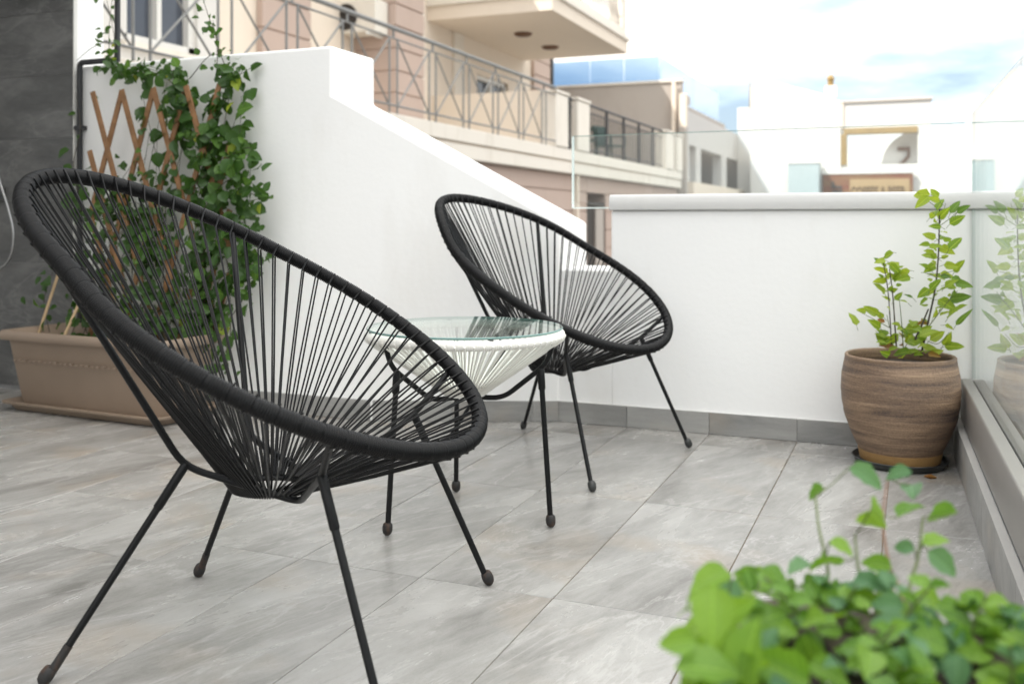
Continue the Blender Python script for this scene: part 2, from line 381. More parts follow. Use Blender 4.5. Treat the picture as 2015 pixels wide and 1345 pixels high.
M['lintel'] = simple('tan_timber', (0.24, 0.16, 0.055), 0.7, var=0.3, scale=4)
M['brown'] = simple('brown_metal', (0.12, 0.055, 0.025), 0.6, var=0.2)
M['green_plastic'] = simple('dark_green_plastic', (0.020, 0.055, 0.045), 0.5, var=0.2)
M['steel_blue'] = simple('blue_grey_cladding', (0.36, 0.43, 0.45), 0.5, var=0.08)
M['sign'] = sign_mat('orange_brown_board')
M['letter'] = simple('dark_letter', (0.060, 0.056, 0.050), 0.7, var=0.2)
M['letter_b'] = simple('brown_letter', (0.125, 0.075, 0.035), 0.7, var=0.2)
M['asphalt'] = simple('asphalt', (0.055, 0.055, 0.056), 0.9, var=0.2, scale=2)

# ---------------------------------------------------------------- helpers
ORIG = {}                                                    # world position of a thing's root (things built in world coordinates)

def tag(o, label=None, cat=None, group=None, kind=None):
    for k, v in (('label', label), ('category', cat), ('group', group), ('kind', kind)):
        if v: o[k] = v
    return o

def thing(name, label, cat, loc=(0, 0, 0), rotz=0.0, group=None, world_coords=True):
    o = bpy.data.objects.new(name, None)
    o.empty_display_size = 0.1
    o.location = loc
    o.rotation_euler = (0, 0, rotz)
    COL.objects.link(o)
    ORIG[o.name] = Vector(loc) if world_coords else Vector((0, 0, 0))
    return tag(o, label, cat, group)

class MB:
    def __init__(s): s.v = []; s.f = []
    def add(s, vs_, fs):
        k = len(s.v); s.v += [tuple(p) for p in vs_]; s.f += [tuple(i + k for i in q) for q in fs]; return s
    def box(s, lo, hi):
        (a, b, c), (d, e, f) = lo, hi
        return s.add([(a, b, c), (d, b, c), (d, e, c), (a, e, c), (a, b, f), (d, b, f), (d, e, f), (a, e, f)],
                     [(0, 3, 2, 1), (4, 5, 6, 7), (0, 1, 5, 4), (1, 2, 6, 5), (2, 3, 7, 6), (3, 0, 4, 7)])
    def prism(s, prof, axis, lo, hi):
        """Extrude a 2-D outline along an axis. axis 'y': outline (x,z); 'x': outline (y,z); 'z': outline (x,y)."""
        mk = {'y': lambda p, t: (p[0], t, p[1]), 'x': lambda p, t: (t, p[0], p[1]), 'z': lambda p, t: (p[0], p[1], t)}[axis]
        n = len(prof)
        vs_ = [mk(p, lo) for p in prof] + [mk(p, hi) for p in prof]
        fs = [tuple(range(n)), tuple(range(2 * n - 1, n - 1, -1))] + [(i, i + n, (i + 1) % n + n, (i + 1) % n) for i in range(n)]
        return s.add(vs_, fs)
    def tube(s, pts, r, seg=8, closed=False, cap=True):
        pts = [Vector(p) for p in pts]; n = len(pts)
        rs = r if isinstance(r, (list, tuple)) else [r] * n
        tans = []
        for i in range(n):
            a = pts[i - 1] if (closed or i > 0) else pts[i]; b = pts[(i + 1) % n] if (closed or i < n - 1) else pts[i]
            tans.append((b - a).normalized())
        ref = Vector((0, 0, 1)) if abs(tans[0].z) < 0.9 else Vector((1, 0, 0))
        nrm = tans[0].cross(ref).normalized(); k = len(s.v)
        for i in range(n):
            nrm = (nrm - tans[i] * nrm.dot(tans[i])).normalized(); bi = tans[i].cross(nrm)
            for j in range(seg):
                a = 2 * math.pi * j / seg
                s.v.append(tuple(pts[i] + (nrm * math.cos(a) + bi * math.sin(a)) * rs[i]))
        for i in range(n if closed else n - 1):
            i2 = (i + 1) % n
            for j in range(seg):
                j2 = (j + 1) % seg
                s.f.append((k + i * seg + j, k + i * seg + j2, k + i2 * seg + j2, k + i2 * seg + j))
        if cap and not closed:
            s.f.append(tuple(k + j for j in range(seg))[::-1]); s.f.append(tuple(k + (n - 1) * seg + j for j in range(seg)))
        return s
    def lathe(s, prof, c=(0, 0, 0), seg=32, closed_prof=False):
        k = len(s.v); n = len(prof)
        for (r, z) in prof:
            for j in range(seg):
                a = 2 * math.pi * j / seg
                s.v.append((c[0] + r * math.cos(a), c[1] + r * math.sin(a), c[2] + z))
        for i in range(n if closed_prof else n - 1):
            i2 = (i + 1) % n
            for j in range(seg):
                j2 = (j + 1) % seg
                s.f.append((k + i * seg + j, k + i * seg + j2, k + i2 * seg + j2, k + i2 * seg + j))
        if not closed_prof:
            s.f.append(tuple(k + j for j in range(seg))[::-1]); s.f.append(tuple(k + (n - 1) * seg + j for j in range(seg)))
        return s
    def mesh(s, name, mat, smooth=True):
        me = bpy.data.meshes.new(name)
        me.from_pydata(s.v, [], s.f)
        bm = bmesh.new(); bm.from_mesh(me); bmesh.ops.recalc_face_normals(bm, faces=bm.faces); bm.to_mesh(me); bm.free()
        me.materials.append(M[mat] if isinstance(mat, str) else mat)
        if smooth:
            me.polygons.foreach_set('use_smooth', [True] * len(me.polygons))
            me.set_sharp_from_angle(angle=R(40))
        return me
    def build(s, name, mat, parent=None, smooth=True, bevel=0.0, root=None, bseg=2):
        o_ = ORIG.get((root or parent).name) if (root or parent) is not None else None
        if o_ is not None and o_.length: s.v = [(x - o_.x, y - o_.y, z - o_.z) for x, y, z in s.v]
        o = bpy.data.objects.new(name, s.mesh(name, mat, smooth))
        COL.objects.link(o)
        if parent is not None: o.parent = parent; ORIG[o.name] = o_
        if bevel:
            b = o.modifiers.new('bevel', 'BEVEL'); b.width = bevel; b.segments = bseg; b.limit_method = 'ANGLE'; b.angle_limit = R(35); b.harden_normals = True
        return o

def inst(name, me, parent, loc, rot=(0, 0, 0), scale=(1, 1, 1), mat4=None):
    o = bpy.data.objects.new(name, me)
    COL.objects.link(o)
    if parent is not None: o.parent = parent
    if mat4 is not None: o.matrix_basis = mat4
    else: o.location = loc; o.rotation_euler = rot; o.scale = scale
    return o

def bar(name, a, b, r, mat, parent, seg=6, root=None):
    return MB().tube([a, b], r, seg).build(name, mat, parent, root=root)

def bent(pts, rad=0.03, n=4):
    """Polyline with rounded corners."""
    pts = [Vector(p) for p in pts]; out = [pts[0]]
    for i in range(1, len(pts) - 1):
        a, b, c = pts[i - 1], pts[i], pts[i + 1]
        d1 = min(rad, (a - b).length * 0.45); d2 = min(rad, (c - b).length * 0.45)
        p1 = b + (a - b).normalized() * d1; p2 = b + (c - b).normalized() * d2
        for k in range(n + 1):
            t = k / n; out.append(p1 * (1 - t) ** 2 + b * 2 * t * (1 - t) + p2 * t * t)
    return out + [pts[-1]]

def smooth_path(pts, n=6):
    pts = [Vector(p) for p in pts]
    if len(pts) < 3: return [pts[0].lerp(pts[-1], k / n) for k in range(n + 1)]
    e = [pts[0] * 2 - pts[1]] + pts + [pts[-1] * 2 - pts[-2]]; out = []
    for i in range(1, len(e) - 2):
        for k in range(n):
            t = k / n; a, b, c, d = e[i - 1:i + 3]
            out.append(0.5 * ((2 * b) + (c - a) * t + (2 * a - 5 * b + 4 * c - d) * t * t + (3 * b - a - 3 * c + d) * t ** 3))
    return out + [pts[-1]]

# ---------------------------------------------------------------- the terrace floor
TW, TL, GAP = 0.3017, 0.722, 0.0022
floor = MB().box((-4.45, -5.2, -0.25), (0.45, 3.60, -0.0032)).build('floor', 'grout', smooth=False)
tag(floor, kind='structure')
mb = MB()
def tile_verts(w, l, t=0.0085, c=0.0012):
    a, b = w / 2, l / 2
    vs_ = [(-a, -b, -t), (a, -b, -t), (a, b, -t), (-a, b, -t), (-a, -b, -c), (a, -b, -c), (a, b, -c), (-a, b, -c),
           (-a + c, -b + c, 0), (a - c, -b + c, 0), (a - c, b - c, 0), (-a + c, b - c, 0)]
    fs = [(0, 1, 5, 4), (1, 2, 6, 5), (2, 3, 7, 6), (3, 0, 4, 7), (4, 5, 9, 8), (5, 6, 10, 9), (6, 7, 11, 10), (7, 4, 8, 11), (8, 9, 10, 11)]
    return vs_, fs
full = MB().add(*tile_verts(TW - GAP, TL - GAP)).mesh('floor_tile', 'tile', False)
parts_cache = {}
u0 = -2.0738 * 0.76
col_off = {-1: -0.142, -2: 0.21, -3: -0.10, -4: 0.26, -5: 0.02, -6: -0.2, -7: 0.15, -8: 0.3, -9: -0.05}
for i in range(-9, 6):
    ua = u0 + TW * i
    ub = min(ua + TW, 0.295)
    v_off = 2.4156 * 0.76 + col_off.get(i, 0.0)
    vmax = 3.59
    for j in range(-10, 4):
        va = v_off + TL * j; vb = va + TL
        va, vb = max(va, -5.2), min(vb, vmax)
        if vb - va < 0.03: continue
        w, l_ = ub - ua, vb - va
        if abs(w - TW) < 1e-4 and abs(l_ - TL) < 1e-4: me = full
        else: me = MB().add(*tile_verts(w - GAP, l_ - GAP)).mesh('floor_tile', 'tile', False)
        inst('tile', me, floor, ((ua + ub) / 2, (va + vb) / 2, rnd.uniform(-0.0003, 0.0003)), (rnd.uniform(-.0004, .0004), rnd.uniform(-.0006, .0006), rnd.choice((0, math.pi))))

# ---------------------------------------------------------------- the white walls
VN, VB = 3.200, 3.463                                        # front faces: stair wall, parapet
stair = thing('stair_wall', 'white plastered wall stepping down to the right in a long slope behind the table', 'wall', (-2.3, VN, 0))
# front and back run parallel on the left, then bend away from the terrace towards the low end
fr_ = [(-3.6, VN, 1.430), (-2.079, VN, 1.433), (-2.079, VN, 1.244), (-1.900, VN, 1.150), (-1.238, VB - 0.004, 0.752)]
bk_ = [(-3.6, 3.527, 1.430), (-2.079, 3.527, 1.433), (-2.079, 3.527, 1.236), (-1.900, 3.56, 1.137), (-1.238, 3.80, 0.748)]
w_ = MB(); n_ = len(fr_)
lowf = [(p[0], p[1], -0.02) for p in fr_]; lowb = [(p[0], p[1], -0.02) for p in bk_]
w_.v = fr_ + bk_ + [lowf[0], lowf[3], lowf[4], lowb[0], lowb[3], lowb[4]]
F0, F1, F2, F3, F4, B0, B1, B2, B3, B4, f0, f3, f4, b0, b3, b4 = range(16)
w_.f = [(F0, f0, f3, F3, F2, F1), (F3, f3, f4, F4), (B0, B1, B2, B3, b3, b0), (B3, B4, b4, b3), (F0, F1, B1, B0), (F1, F2, B2, B1), (F2, F3, B3, B2), (F3, F4, B4, B3), (F4, f4, b4, B4), (F0, B0, b0, f0), (f0, b0, b3, f3), (f3, b3, b4, f4)]
w_.build('wall', 'plaster', stair, bevel=0.012, bseg=3)
def skirt_mesh(w, h, t=0.009):
    return MB().box((-w / 2, -t, 0.0), (w / 2, 0.004, h)).mesh('skirting_tile', 'skirt', False)
SK = skirt_mesh(TW - 0.002, 0.0755)
for i in range(-6, 0):
    uc = -1.905 - TW * (i + 6 + 0.5)
    inst('skirting_tile', SK, stair, Vector((uc, VN, 0.0015)) - ORIG[stair.name])
an = math.atan2(VB - 0.004 - VN, -1.238 + 1.900); dv = Vector((math.cos(an), math.sin(an), 0))
for k in range(2):
    c = Vector((-1.900, VN, 0.0015)) + dv * (0.155 + k * TW)
    inst('skirting_tile', SK, stair, c - ORIG[stair.name], (0, 0, an))
inst('skirting_tile', skirt_mesh(0.098, 0.0755), stair, Vector((-1.900, VN, 0.0015)) + dv * (0.155 + 1.5 * TW + 0.050) - ORIG[stair.name], (0, 0, an))

parapet = thing('parapet_wall', 'low white parapet wall with rounded coping across the back of the terrace', 'wall', (-0.4, VB, 0))
MB().box((-1.036, VB, -0.02), (0.70, 3.70, 0.795)).build('wall', 'plaster', parapet, bevel=0.008)
MB().box((-1.40, VB + 0.002, -0.02), (-1.030, 3.79, 0.575)).build('ledge', 'plaster', parapet, bevel=0.01)
cop = [(3.449, 0.795), (3.446, 0.815), (3.448, 0.838), (3.454, 0.850), (3.46, 0.853), (3.70, 0.853), (3.725, 0.846), (3.735, 0.83), (3.735, 0.795)]
MB().prism(cop, 'x', -1.040, 0.70).build('coping', 'coping', parapet, bevel=0.004)
for i in range(1, 8):
    ua = u0 + TW * (i - 1 + 0.0); ub = ua + TW
    if i == 1: ua = -1.246
    if ub > 0.135: ub = 0.135
    if ub - ua < 0.03: continue
    inst('skirting_tile', skirt_mesh(ub - ua - 0.002, 0.0755) if i in (1, 6) else SK, parapet, Vector(((ua + ub) / 2, VB, 0.0015)) - ORIG[parapet.name])
MB().box((-1.24, VB - 0.0085, 0.077), (0.13, VB + 0.004, 0.0785)).build('skirting_sealant', 'coping', parapet, smooth=False)

# glass behind the parapet
bg_ = thing('glass_screen', 'frameless clear glass screen standing behind the low parapet wall', 'glass screen', (-0.5, 3.745, 0.8))
MB().box((-1.278, 3.741, 0.811), (0.165, 3.753, 1.098)).build('pane', 'glass', bg_, smooth=False)
MB().box((-1.284, 3.740, 0.808), (-1.2785, 3.754, 1.099)).build('polished_edge', 'pale_edge', bg_, smooth=False)
MB().box((-1.278, 3.740, 0.806), (0.165, 3.754, 0.8105)).build('polished_edge', 'pale_edge', bg_, smooth=False)
MB().box((-1.278, 3.7415, 1.0985), (0.165, 3.7525, 1.1005)).build('polished_edge', 'glass_edge', bg_, smooth=False)

# glass balustrade on the right: its line is turned 1.8 degrees from the tile joints
rail = thing('glass_balustrade', 'glass balustrade in a grey metal channel along the right edge of the terrace', 'balustrade', (0.1265, VB, 0), R(1.81), world_coords=False)
MB().box((0, -4.8, -0.02), (0.17, -0.004, 0.122)).build('kerb', 'skirt', rail, smooth=False)
y = -0.012; k = 0
while y > -4.6:
    l_ = 0.60 if k else 0.33
    MB().box((-0.009, y - l_ + 0.002, 0.001), (0.0, y, 0.121)).build('skirting_tile', 'skirt', rail, bevel=0.001); y -= l_; k += 1
MB().box((-0.0095, -4.7, 0.1225), (0.010, -0.012, 0.1260)).build('kerb_capping', 'kerb_top', rail, bevel=0.001)
ch = [(0.010, 0.1290), (0.010, 0.246), (0.014, 0.253), (0.044, 0.253), (0.044, 0.20), (0.060, 0.20), (0.060, 0.253), (0.080, 0.253), (0.084, 0.246), (0.084, 0.1290)]
MB().prism(ch, 'y', -4.7, -0.035).build('channel', 'channel', rail, bevel=0.003)
MB().prism([(0.013, 0.131), (0.013, 0.235), (0.022, 0.248), (0.070, 0.248), (0.081, 0.235), (0.081, 0.131)], 'y', -0.0345, -0.022).build('end_cap', 'channel', rail, bevel=0.004)
for (a, b) in ((-2.30, -0.012), (-4.65, -2.315)):
    pn = MB().box((0.046, a, 0.201), (0.058, b, 1.100)).build('pane', 'glass', rail, smooth=False)
    MB().box((0.0465, a, 1.1002), (0.0575, b, 1.1022)).build('polished_edge', 'glass_edge', pn, smooth=False)
    MB().box((0.0465, b + 0.0002, 0.25), (0.0575, b + 0.0022, 1.100)).build('polished_edge', 'glass_edge', pn, smooth=False)

# ---------------------------------------------------------------- the house the terrace belongs to (left), with unseen shading pieces left of and behind the camera
house = thing('house', 'dark grey tiled house wall at the left edge beside the shower hose', 'house', (-3.9, 3.2, 0))
MB().box((-8.0, 3.19, -0.02), (-3.375, 3.34, 9.6)).build('wall', 'plaster', house, smooth=False)
MB().box((-4.75, -5.2, -0.02), (-4.45, 3.19, 9.6)).build('wall', 'plaster', house, smooth=False)  # out of view, made tall and long enough to keep sun off the terrace
MB().box((-4.45, -5.2, 2.55), (-2.75, 3.19, 2.75)).build('unseen_shade_slab', 'plaster', house, smooth=False)  # slab out of view, added to darken the left of the terrace
MB().box((-4.45, -1.95, -0.02), (-2.4, -1.65, 3.2)).build('wall', 'plaster', house, smooth=False)  # unseen wing, added to cut sky light from behind on the left
DT = {}
z = 1.121 - 0.276 * 5; row = 0
while z < 6:
    zb = z + 0.276; lo = max(z, 0.0)
    if zb > 0.02:
        x = -3.378; first = True
        while x > -4.44:
            w = 0.61 if not (first and row % 2) else 0.61
            xa = max(x - w, -4.445); key = (round(x - xa, 3), round(zb - lo, 3))
            if key not in DT: DT[key] = MB().box((-key[0] / 2 + 0.0012, -0.011, 0.0012), (key[0] / 2 - 0.0012, 0.0, key[1] - 0.0012)).mesh('wall_tile', 'dark_tile', False)
            inst('tile', DT[key], house, Vector(((x + xa) / 2, 3.1885, lo)) - ORIG[house.name]); x = xa; first = False
    z = zb; row += 1
MB().box((-4.44, 3.1800, 0.0), (-3.3785, 3.1885, 6.0)).build('grout', 'dark_grout', house, smooth=False)
MB().box((-3.3775, 3.172, 0.0), (-3.3715, 3.1895, 6.0)).build('edge_trim', 'frame', house, smooth=False)

# street far below the terrace
ground = MB().box((-600, -600, -3.6), (600, 900, -3.4)).build('ground', 'asphalt', smooth=False)
tag(ground, kind='structure')

CH1 = [0.2257, -0.339, 0.0459, -0.0565, 0.449, -0.0455, 0.0573, 0.6326, 0.2013, -0.0261, 0.0322, -0.006, 0.0007, 0.0039]
CH2 = [0.2341, -0.3329, 0.0341, -0.0394, 0.4266, -0.0579, 0.0371, 0.632, 0.2112, -0.0269, 0.0234, -0.0051, -0.0066, -0.0031]
FG = [[-0.04,0.957,0.522,0.031],[-0.013,0.981,0.522,0.022],[-0.002,1.009,0.503,0.025],[-0.087,0.956,0.504,0.019],[-0.032,0.923,0.496,0.038],[-0.003,0.966,0.495,0.027],[0.023,0.972,0.49,0.028],[0.016,0.926,0.481,0.019],[0.024,0.945,0.456,0.026],[-0.058,0.885,0.478,0.019],[-0.03,0.898,0.462,0.023],[-0.091,0.879,0.458,0.028],[-0.077,0.887,0.465,0.016],[-0.134,0.857,0.452,0.021],[-0.112,0.859,0.445,0.025],[-0.15,0.775,0.471,0.035],[-0.008,0.917,0.474,0.016],[-0.063,0.904,0.458,0.011],[-0.08,0.872,0.446,0.018],[-0.125,0.798,0.45,0.025],[-0.129,0.676,0.487,0.036],[-0.163,0.737,0.465,0.019],[-0.147,0.648,0.476,0.022],[-0.109,0.787,0.446,0.03],[-0.086,0.846,0.434,0.032],[-0.056,0.854,0.444,0.036],[-0.036,0.851,0.446,0.025],[-0.021,0.888,0.442,0.02],[-0.062,0.781,0.452,0.016],[-0.005,0.868,0.438,0.029],[0.011,0.867,0.449,0.023],[0.026,0.844,0.454,0.02],[0.011,0.848,0.436,0.033],[0.049,0.866,0.426,0.037],[0.062,0.848,0.448,0.023],[-0.128,0.645,0.466,0.037],[-0.098,0.715,0.438,0.039],[-0.095,0.795,0.431,0.024],[-0.073,0.791,0.43,0.018],[-0.056,0.72,0.44,0.027],[-0.031,0.819,0.428,0.032],[-0.042,0.781,0.43,0.025],[0.003,0.816,0.431,0.028],[0.012,0.806,0.425,0.033],[0.044,0.805,0.436,0.023],[0.069,0.848,0.429,0.024],[0.056,0.813,0.422,0.031],[0.028,0.751,0.443,0.022],[-0.015,0.785,0.423,0.027],[-0.004,0.749,0.433,0.022]]
FGS = [[[-0.023,0.989,0.515],[-0.026,0.947,0.485],[-0.019,0.906,0.458],[-0.009,0.876,0.445]],[[-0.085,0.947,0.502],[-0.079,0.918,0.48],[-0.069,0.885,0.458],[-0.068,0.848,0.444]],[[-0.049,0.925,0.477],[-0.045,0.898,0.459],[-0.04,0.873,0.448]],[[0.008,0.966,0.488],[0.003,0.923,0.462],[-0.003,0.888,0.448]],[[-0.143,0.83,0.448],[-0.139,0.786,0.435],[-0.122,0.729,0.419]],[[0.03,0.863,0.437],[0.028,0.823,0.428],[0.026,0.79,0.421]],[[-0.123,0.826,0.444],[-0.098,0.82,0.44],[-0.079,0.812,0.435]],[[-0.055,0.841,0.441],[-0.025,0.808,0.43],[-0.004,0.777,0.421]]]
PP = [[0.02,3.292,0.839,0.0403,1],[0.056,3.249,0.823,0.0251,0],[0.059,3.321,0.844,0.0257,2],[0.075,3.268,0.809,0.0316,0],[0.061,3.343,0.778,0.028,0],[0.085,3.266,0.781,0.0337,0],[0.117,3.303,0.801,0.0426,1],[0.139,3.282,0.794,0.0381,2],[0.123,3.31,0.761,0.0341,3],[0.023,3.256,0.815,0.0378,3],[0.06,3.253,0.74,0.0252,0],[0.045,3.327,0.711,0.0279,0],[0.032,3.328,0.683,0.0257,0],[0.045,3.304,0.65,0.0319,0],[0.091,3.35,0.701,0.0281,0],[0.064,3.257,0.679,0.0294,0],[0.095,3.341,0.667,0.0344,0],[0.117,3.252,0.69,0.0377,0],[0.034,3.355,0.613,0.0281,0],[0.047,3.311,0.611,0.0299,3],[0.107,3.309,0.619,0.0298,0],[0.13,3.356,0.617,0.0346,0],[0.071,3.332,0.585,0.0279,0],[0.098,3.333,0.586,0.0322,0],[0.061,3.237,0.565,0.0313,0],[0.083,3.278,0.551,0.0317,0],[0.103,3.241,0.57,0.0292,0],[0.106,3.255,0.559,0.0252,0],[0.027,3.258,0.536,0.0294,0],[0.044,3.342,0.533,0.0258,0],[0.027,3.246,0.513,0.0209,0],[0.14,3.269,0.565,0.0463,2],[0.128,3.294,0.572,0.0467,2],[0.132,3.34,0.52,0.056,2],[0.097,3.355,0.497,0.0432,2],[0.061,3.322,0.47,0.0257,2],[0.119,3.258,0.486,0.0546,3],[0.14,3.301,0.462,0.0596,3],[-0.076,3.322,0.648,0.0321,0],[-0.096,3.237,0.633,0.025,0],[-0.062,3.318,0.622,0.0299,0],[-0.053,3.278,0.607,0.0317,0],[-0.096,3.307,0.602,0.032,0],[-0.101,3.317,0.567,0.0342,0],[-0.098,3.317,0.545,0.0342,0],[-0.048,3.298,0.584,0.0298,0],[-0.03,3.302,0.595,0.0298,0],[-0.029,3.256,0.579,0.0315,0],[-0.064,3.294,0.584,0.0255,0],[-0.043,3.246,0.526,0.023,1],[-0.03,3.292,0.508,0.0212,0],[-0.016,3.3,0.525,0.0298,3],[-0.179,3.331,0.445,0.0343,0],[-0.152,3.281,0.475,0.0254,2],[-0.122,3.233,0.48,0.0354,0],[-0.102,3.299,0.464,0.0255,0],[-0.113,3.257,0.436,0.0357,1],[-0.093,3.326,0.399,0.0257,1],[-0.097,3.281,0.387,0.0296,0],[-0.051,3.279,0.402,0.0317,0],[-0.024,3.348,0.408,0.0302,0],[0.006,3.281,0.387,0.0381,0],[-0.039,3.275,0.349,0.0401,0],[-0.085,3.275,0.379,0.0253,0],[-0.004,3.292,0.351,0.0361,0],[0.042,3.242,0.418,0.0376,1],[0.068,3.301,0.403,0.0362,1],[0.097,3.35,0.39,0.0345,1],[0.101,3.303,0.431,0.0192,1],[0.024,3.327,0.391,0.03,2],[0.117,3.353,0.367,0.0389,3],[0.004,3.339,0.419,0.0387,2],[-0.064,3.327,0.379,0.0343,0],[-0.012,3.336,0.389,0.0301,0]]
PPS = [[0.001,[-0.064,3.295,0.361],[-0.074,3.295,0.532],[-0.089,3.295,0.635]],[0.0012,[-0.05,3.295,0.366],[-0.06,3.295,0.52],[-0.07,3.295,0.606]],[0.0008,[-0.03,3.295,0.358],[-0.036,3.295,0.448],[-0.042,3.295,0.512]],[0.0016,[0.02,3.295,0.333],[0.043,3.295,0.451],[0.061,3.295,0.549],[0.07,3.295,0.655],[0.073,3.295,0.792]],[0.0018,[0.004,3.295,0.39],[0.023,3.295,0.437],[0.042,3.295,0.487]],[0.0008,[0.023,3.295,0.399],[0.082,3.295,0.486],[0.124,3.295,0.542]],[0.0006,[-0.064,3.295,0.421],[-0.104,3.295,0.441],[-0.157,3.295,0.467]],[0.0006,[0.074,3.295,0.742],[0.101,3.295,0.763],[0.124,3.295,0.784],[0.153,3.295,0.804]],[0.0006,[0.072,3.295,0.794],[0.039,3.295,0.82],[0.008,3.295,0.85]],[0.0006,[0.066,3.295,0.583],[0.039,3.295,0.595],[0.02,3.295,0.597]],[0.0006,[0.062,3.295,0.583],[0.093,3.295,0.598],[0.12,3.295,0.605]],[0.0004,[0.07,3.295,0.642],[0.097,3.295,0.647]],[0.0006,[-0.07,3.295,0.425],[-0.078,3.295,0.463]],[0.0006,[0.039,3.295,0.387],[0.07,3.295,0.38],[0.101,3.295,0.415]],[0.0004,[0.074,3.295,0.748],[0.09,3.295,0.811]]]

# ---------------------------------------------------------------- neighbouring building with balconies (left, behind the stair wall)
UB, UW = -5.56, -7.90                                        # balcony edge, house wall
bb = thing('apartment_building', 'beige and pink apartment building with long iron-railed balcony behind the stair wall', 'building', (UW, 12, -3.4))
def bbox(name, lo, hi, mat, parent=None, bevel=0.0, sm=False):
    p_ = parent or bb
    return MB().box(lo, hi).build(name, mat, p_, smooth=sm or bool(bevel), bevel=bevel)
# main wall, left open where windows stand
def wall_run(v0, v1, mat, holes=(), zlo=1.9, zhi=6.9):
    """Strip of main wall; holes: (va, vb, za, zb)."""
    v = v0
    for (va, vb, za, zb) in sorted(holes):
        if va > v: bbox('wall', (UW - 0.3, v, zlo), (UW, va, zhi), mat)
        bbox('wall', (UW - 0.3, va, zlo), (UW, vb, za), mat); bbox('wall', (UW - 0.3, va, zb), (UW, vb, zhi), mat); v = vb
    if v < v1: bbox('wall', (UW - 0.3, v, zlo), (UW, v1, zhi), mat)
wall_run(2.0, 9.66, 'white_far', [(8.12, 9.28, 2.70, 4.3)])
wall_run(9.66, 10.40, 'cream')
wall_run(10.40, 12.0, 'cream', [(10.9, 11.0, 6.5, 6.6)])
wall_run(12.0, 12.8, 'cream')
wall_run(12.8, 21.3, 'cream', [(17.3, 18.9, 2.0, 3.62)])
bbox('wall', (UW - 6, 21.0, -3.4), (UW - 0.3, 21.3, 6.9), 'cream')
def courses(v0, v1, ua, ub, z0, z1, h, mat='pink'):
    z = z0
    while z < z1 - 0.02:
        zt = min(z + h, z1)
        bbox('course', (ua, v0, z + 0.012), (ub, v1, zt - 0.012), mat, bevel=0.012); z = zt
    bbox('course_core', (ua, v0 + 0.02, z0), (ub - 0.025, v1 - 0.02, z1), mat)
courses(10.40, 11.50, UW, UW + 0.10, 2.0, 5.2, 0.42)
courses(12.80, 13.72, UW - 0.6, UW + 0.72, 2.0, 6.9, 0.335)
bbox('pilaster', (UW, 13.73, 2.0), (UW + 0.60, 13.95, 6.9), 'cream_lt')
bbox('pilaster', (UW, 16.2, 2.0), (UW + 0.05, 16.6, 4.24), 'cream_lt')
courses(20.2, 21.25, UW, UW + 0.08, 2.0, 6.9, 0.335)
bbox('drain_pipe', (UW - 0.0, 21.32, 2.0), (UW + 0.1, 21.42, 6.9), 'rail_dark')
bbox('wall', (UW - 0.9, 2.0, 2.0), (UW - 0.6, 21.2, 6.9), 'cream')
# window with frame, panes and curtain
w_ = bbox('window', (UW - 0.16, 8.12, 2.70), (UW - 0.14, 9.28, 4.3), 'dark_glass')
for (a, b, c, d) in ((8.12, 8.20, 2.70, 4.3), (9.18, 9.28, 2.70, 4.3), (8.12, 9.28, 2.70, 2.80), (8.66, 8.73, 2.8, 4.3)):
    bbox('frame', (UW - 0.14, a, c), (UW - 0.05, b, d), 'frame', w_)
bbox('sill', (UW - 0.10, 8.05, 2.64), (UW + 0.08, 9.35, 2.698), 'cream_lt', w_)
w2 = bbox('window', (UW - 0.16, 17.3, 2.0), (UW - 0.14, 18.9, 3.62), 'dark_glass')
for (a, b, c, d) in ((17.3, 17.38, 2.0, 3.62), (18.82, 18.9, 2.0, 3.62), (18.06, 18.14, 2.0, 3.55), (17.3, 18.9, 3.54, 3.62)):
    bbox('frame', (UW - 0.14, a, c), (UW - 0.06, b, d), 'frame', w2)
# lower balcony
bbox('balcony_slab', (UW - 0.2, 2.0, 1.80), (UB, 25.0, 1.995), 'cream_lt', bevel=0.012)
bbox('moulding', (UW - 0.2, 2.0, 1.775), (UB - 0.05, 25.0, 1.80), 'cream')
bbox('moulding', (UW - 0.2, 2.0, 1.575), (UB - 0.02, 25.0, 1.775), 'cream_lt', bevel=0.02)
z = -3.4
while z < 1.5:
    zt = min(z + 0.36, 1.574)
    for (a, b) in ((2.0, 17.48), (18.70, 25.0)):
        bbox('course', (UB - 0.5, a, z + 0.009), (UB - 0.14, b, zt - 0.009), 'pink', bevel=0.009)
    if z > 1.05: bbox('course', (UB - 0.5, 17.48, max(z, 1.11)), (UB - 0.14, 18.70, zt - 0.009), 'pink')
    z = zt
for (a, b) in ((2.0, 17.46), (18.72, 24.98)): bbox('wall', (UB - 0.52, a, -3.4), (UB - 0.17, b, 1.57), 'pink')
d_ = bbox('door', (UB - 0.30, 17.48, -3.4), (UB - 0.165, 18.70, 1.108), 'dark')
bbox('door_post', (UB - 0.164, 18.02, -3.4), (UB - 0.13, 18.52, 0.98), 'grey_far', d_)
bbox('wall', (UB - 3, 24.7, -3.4), (UB - 0.2, 24.98, 1.57), 'pink')
bbox('downpipe', (UB - 0.14, 16.66, -3.4), (UB - 0.05, 16.76, 1.57), 'cream')
# partition at the end of the terrace part of the balcony, pillars
bbox('partition', (UW, 15.36, 2.0), (UB - 0.1, 15.44, 2.955), 'cream')
for (a, b) in ((15.34, 15.98), (16.48, 17.18), (23.22, 23.98), (24.42, 24.98)):
    pl = bbox('pillar', (UB - 0.26, a, 1.997), (UB + 0.02, b, 2.90), 'cream_lt', bevel=0.03)
    bbox('cap', (UB - 0.28, a - 0.02, 2.90), (UB + 0.04, b + 0.02, 2.955), 'cream_lt', pl, bevel=0.015)
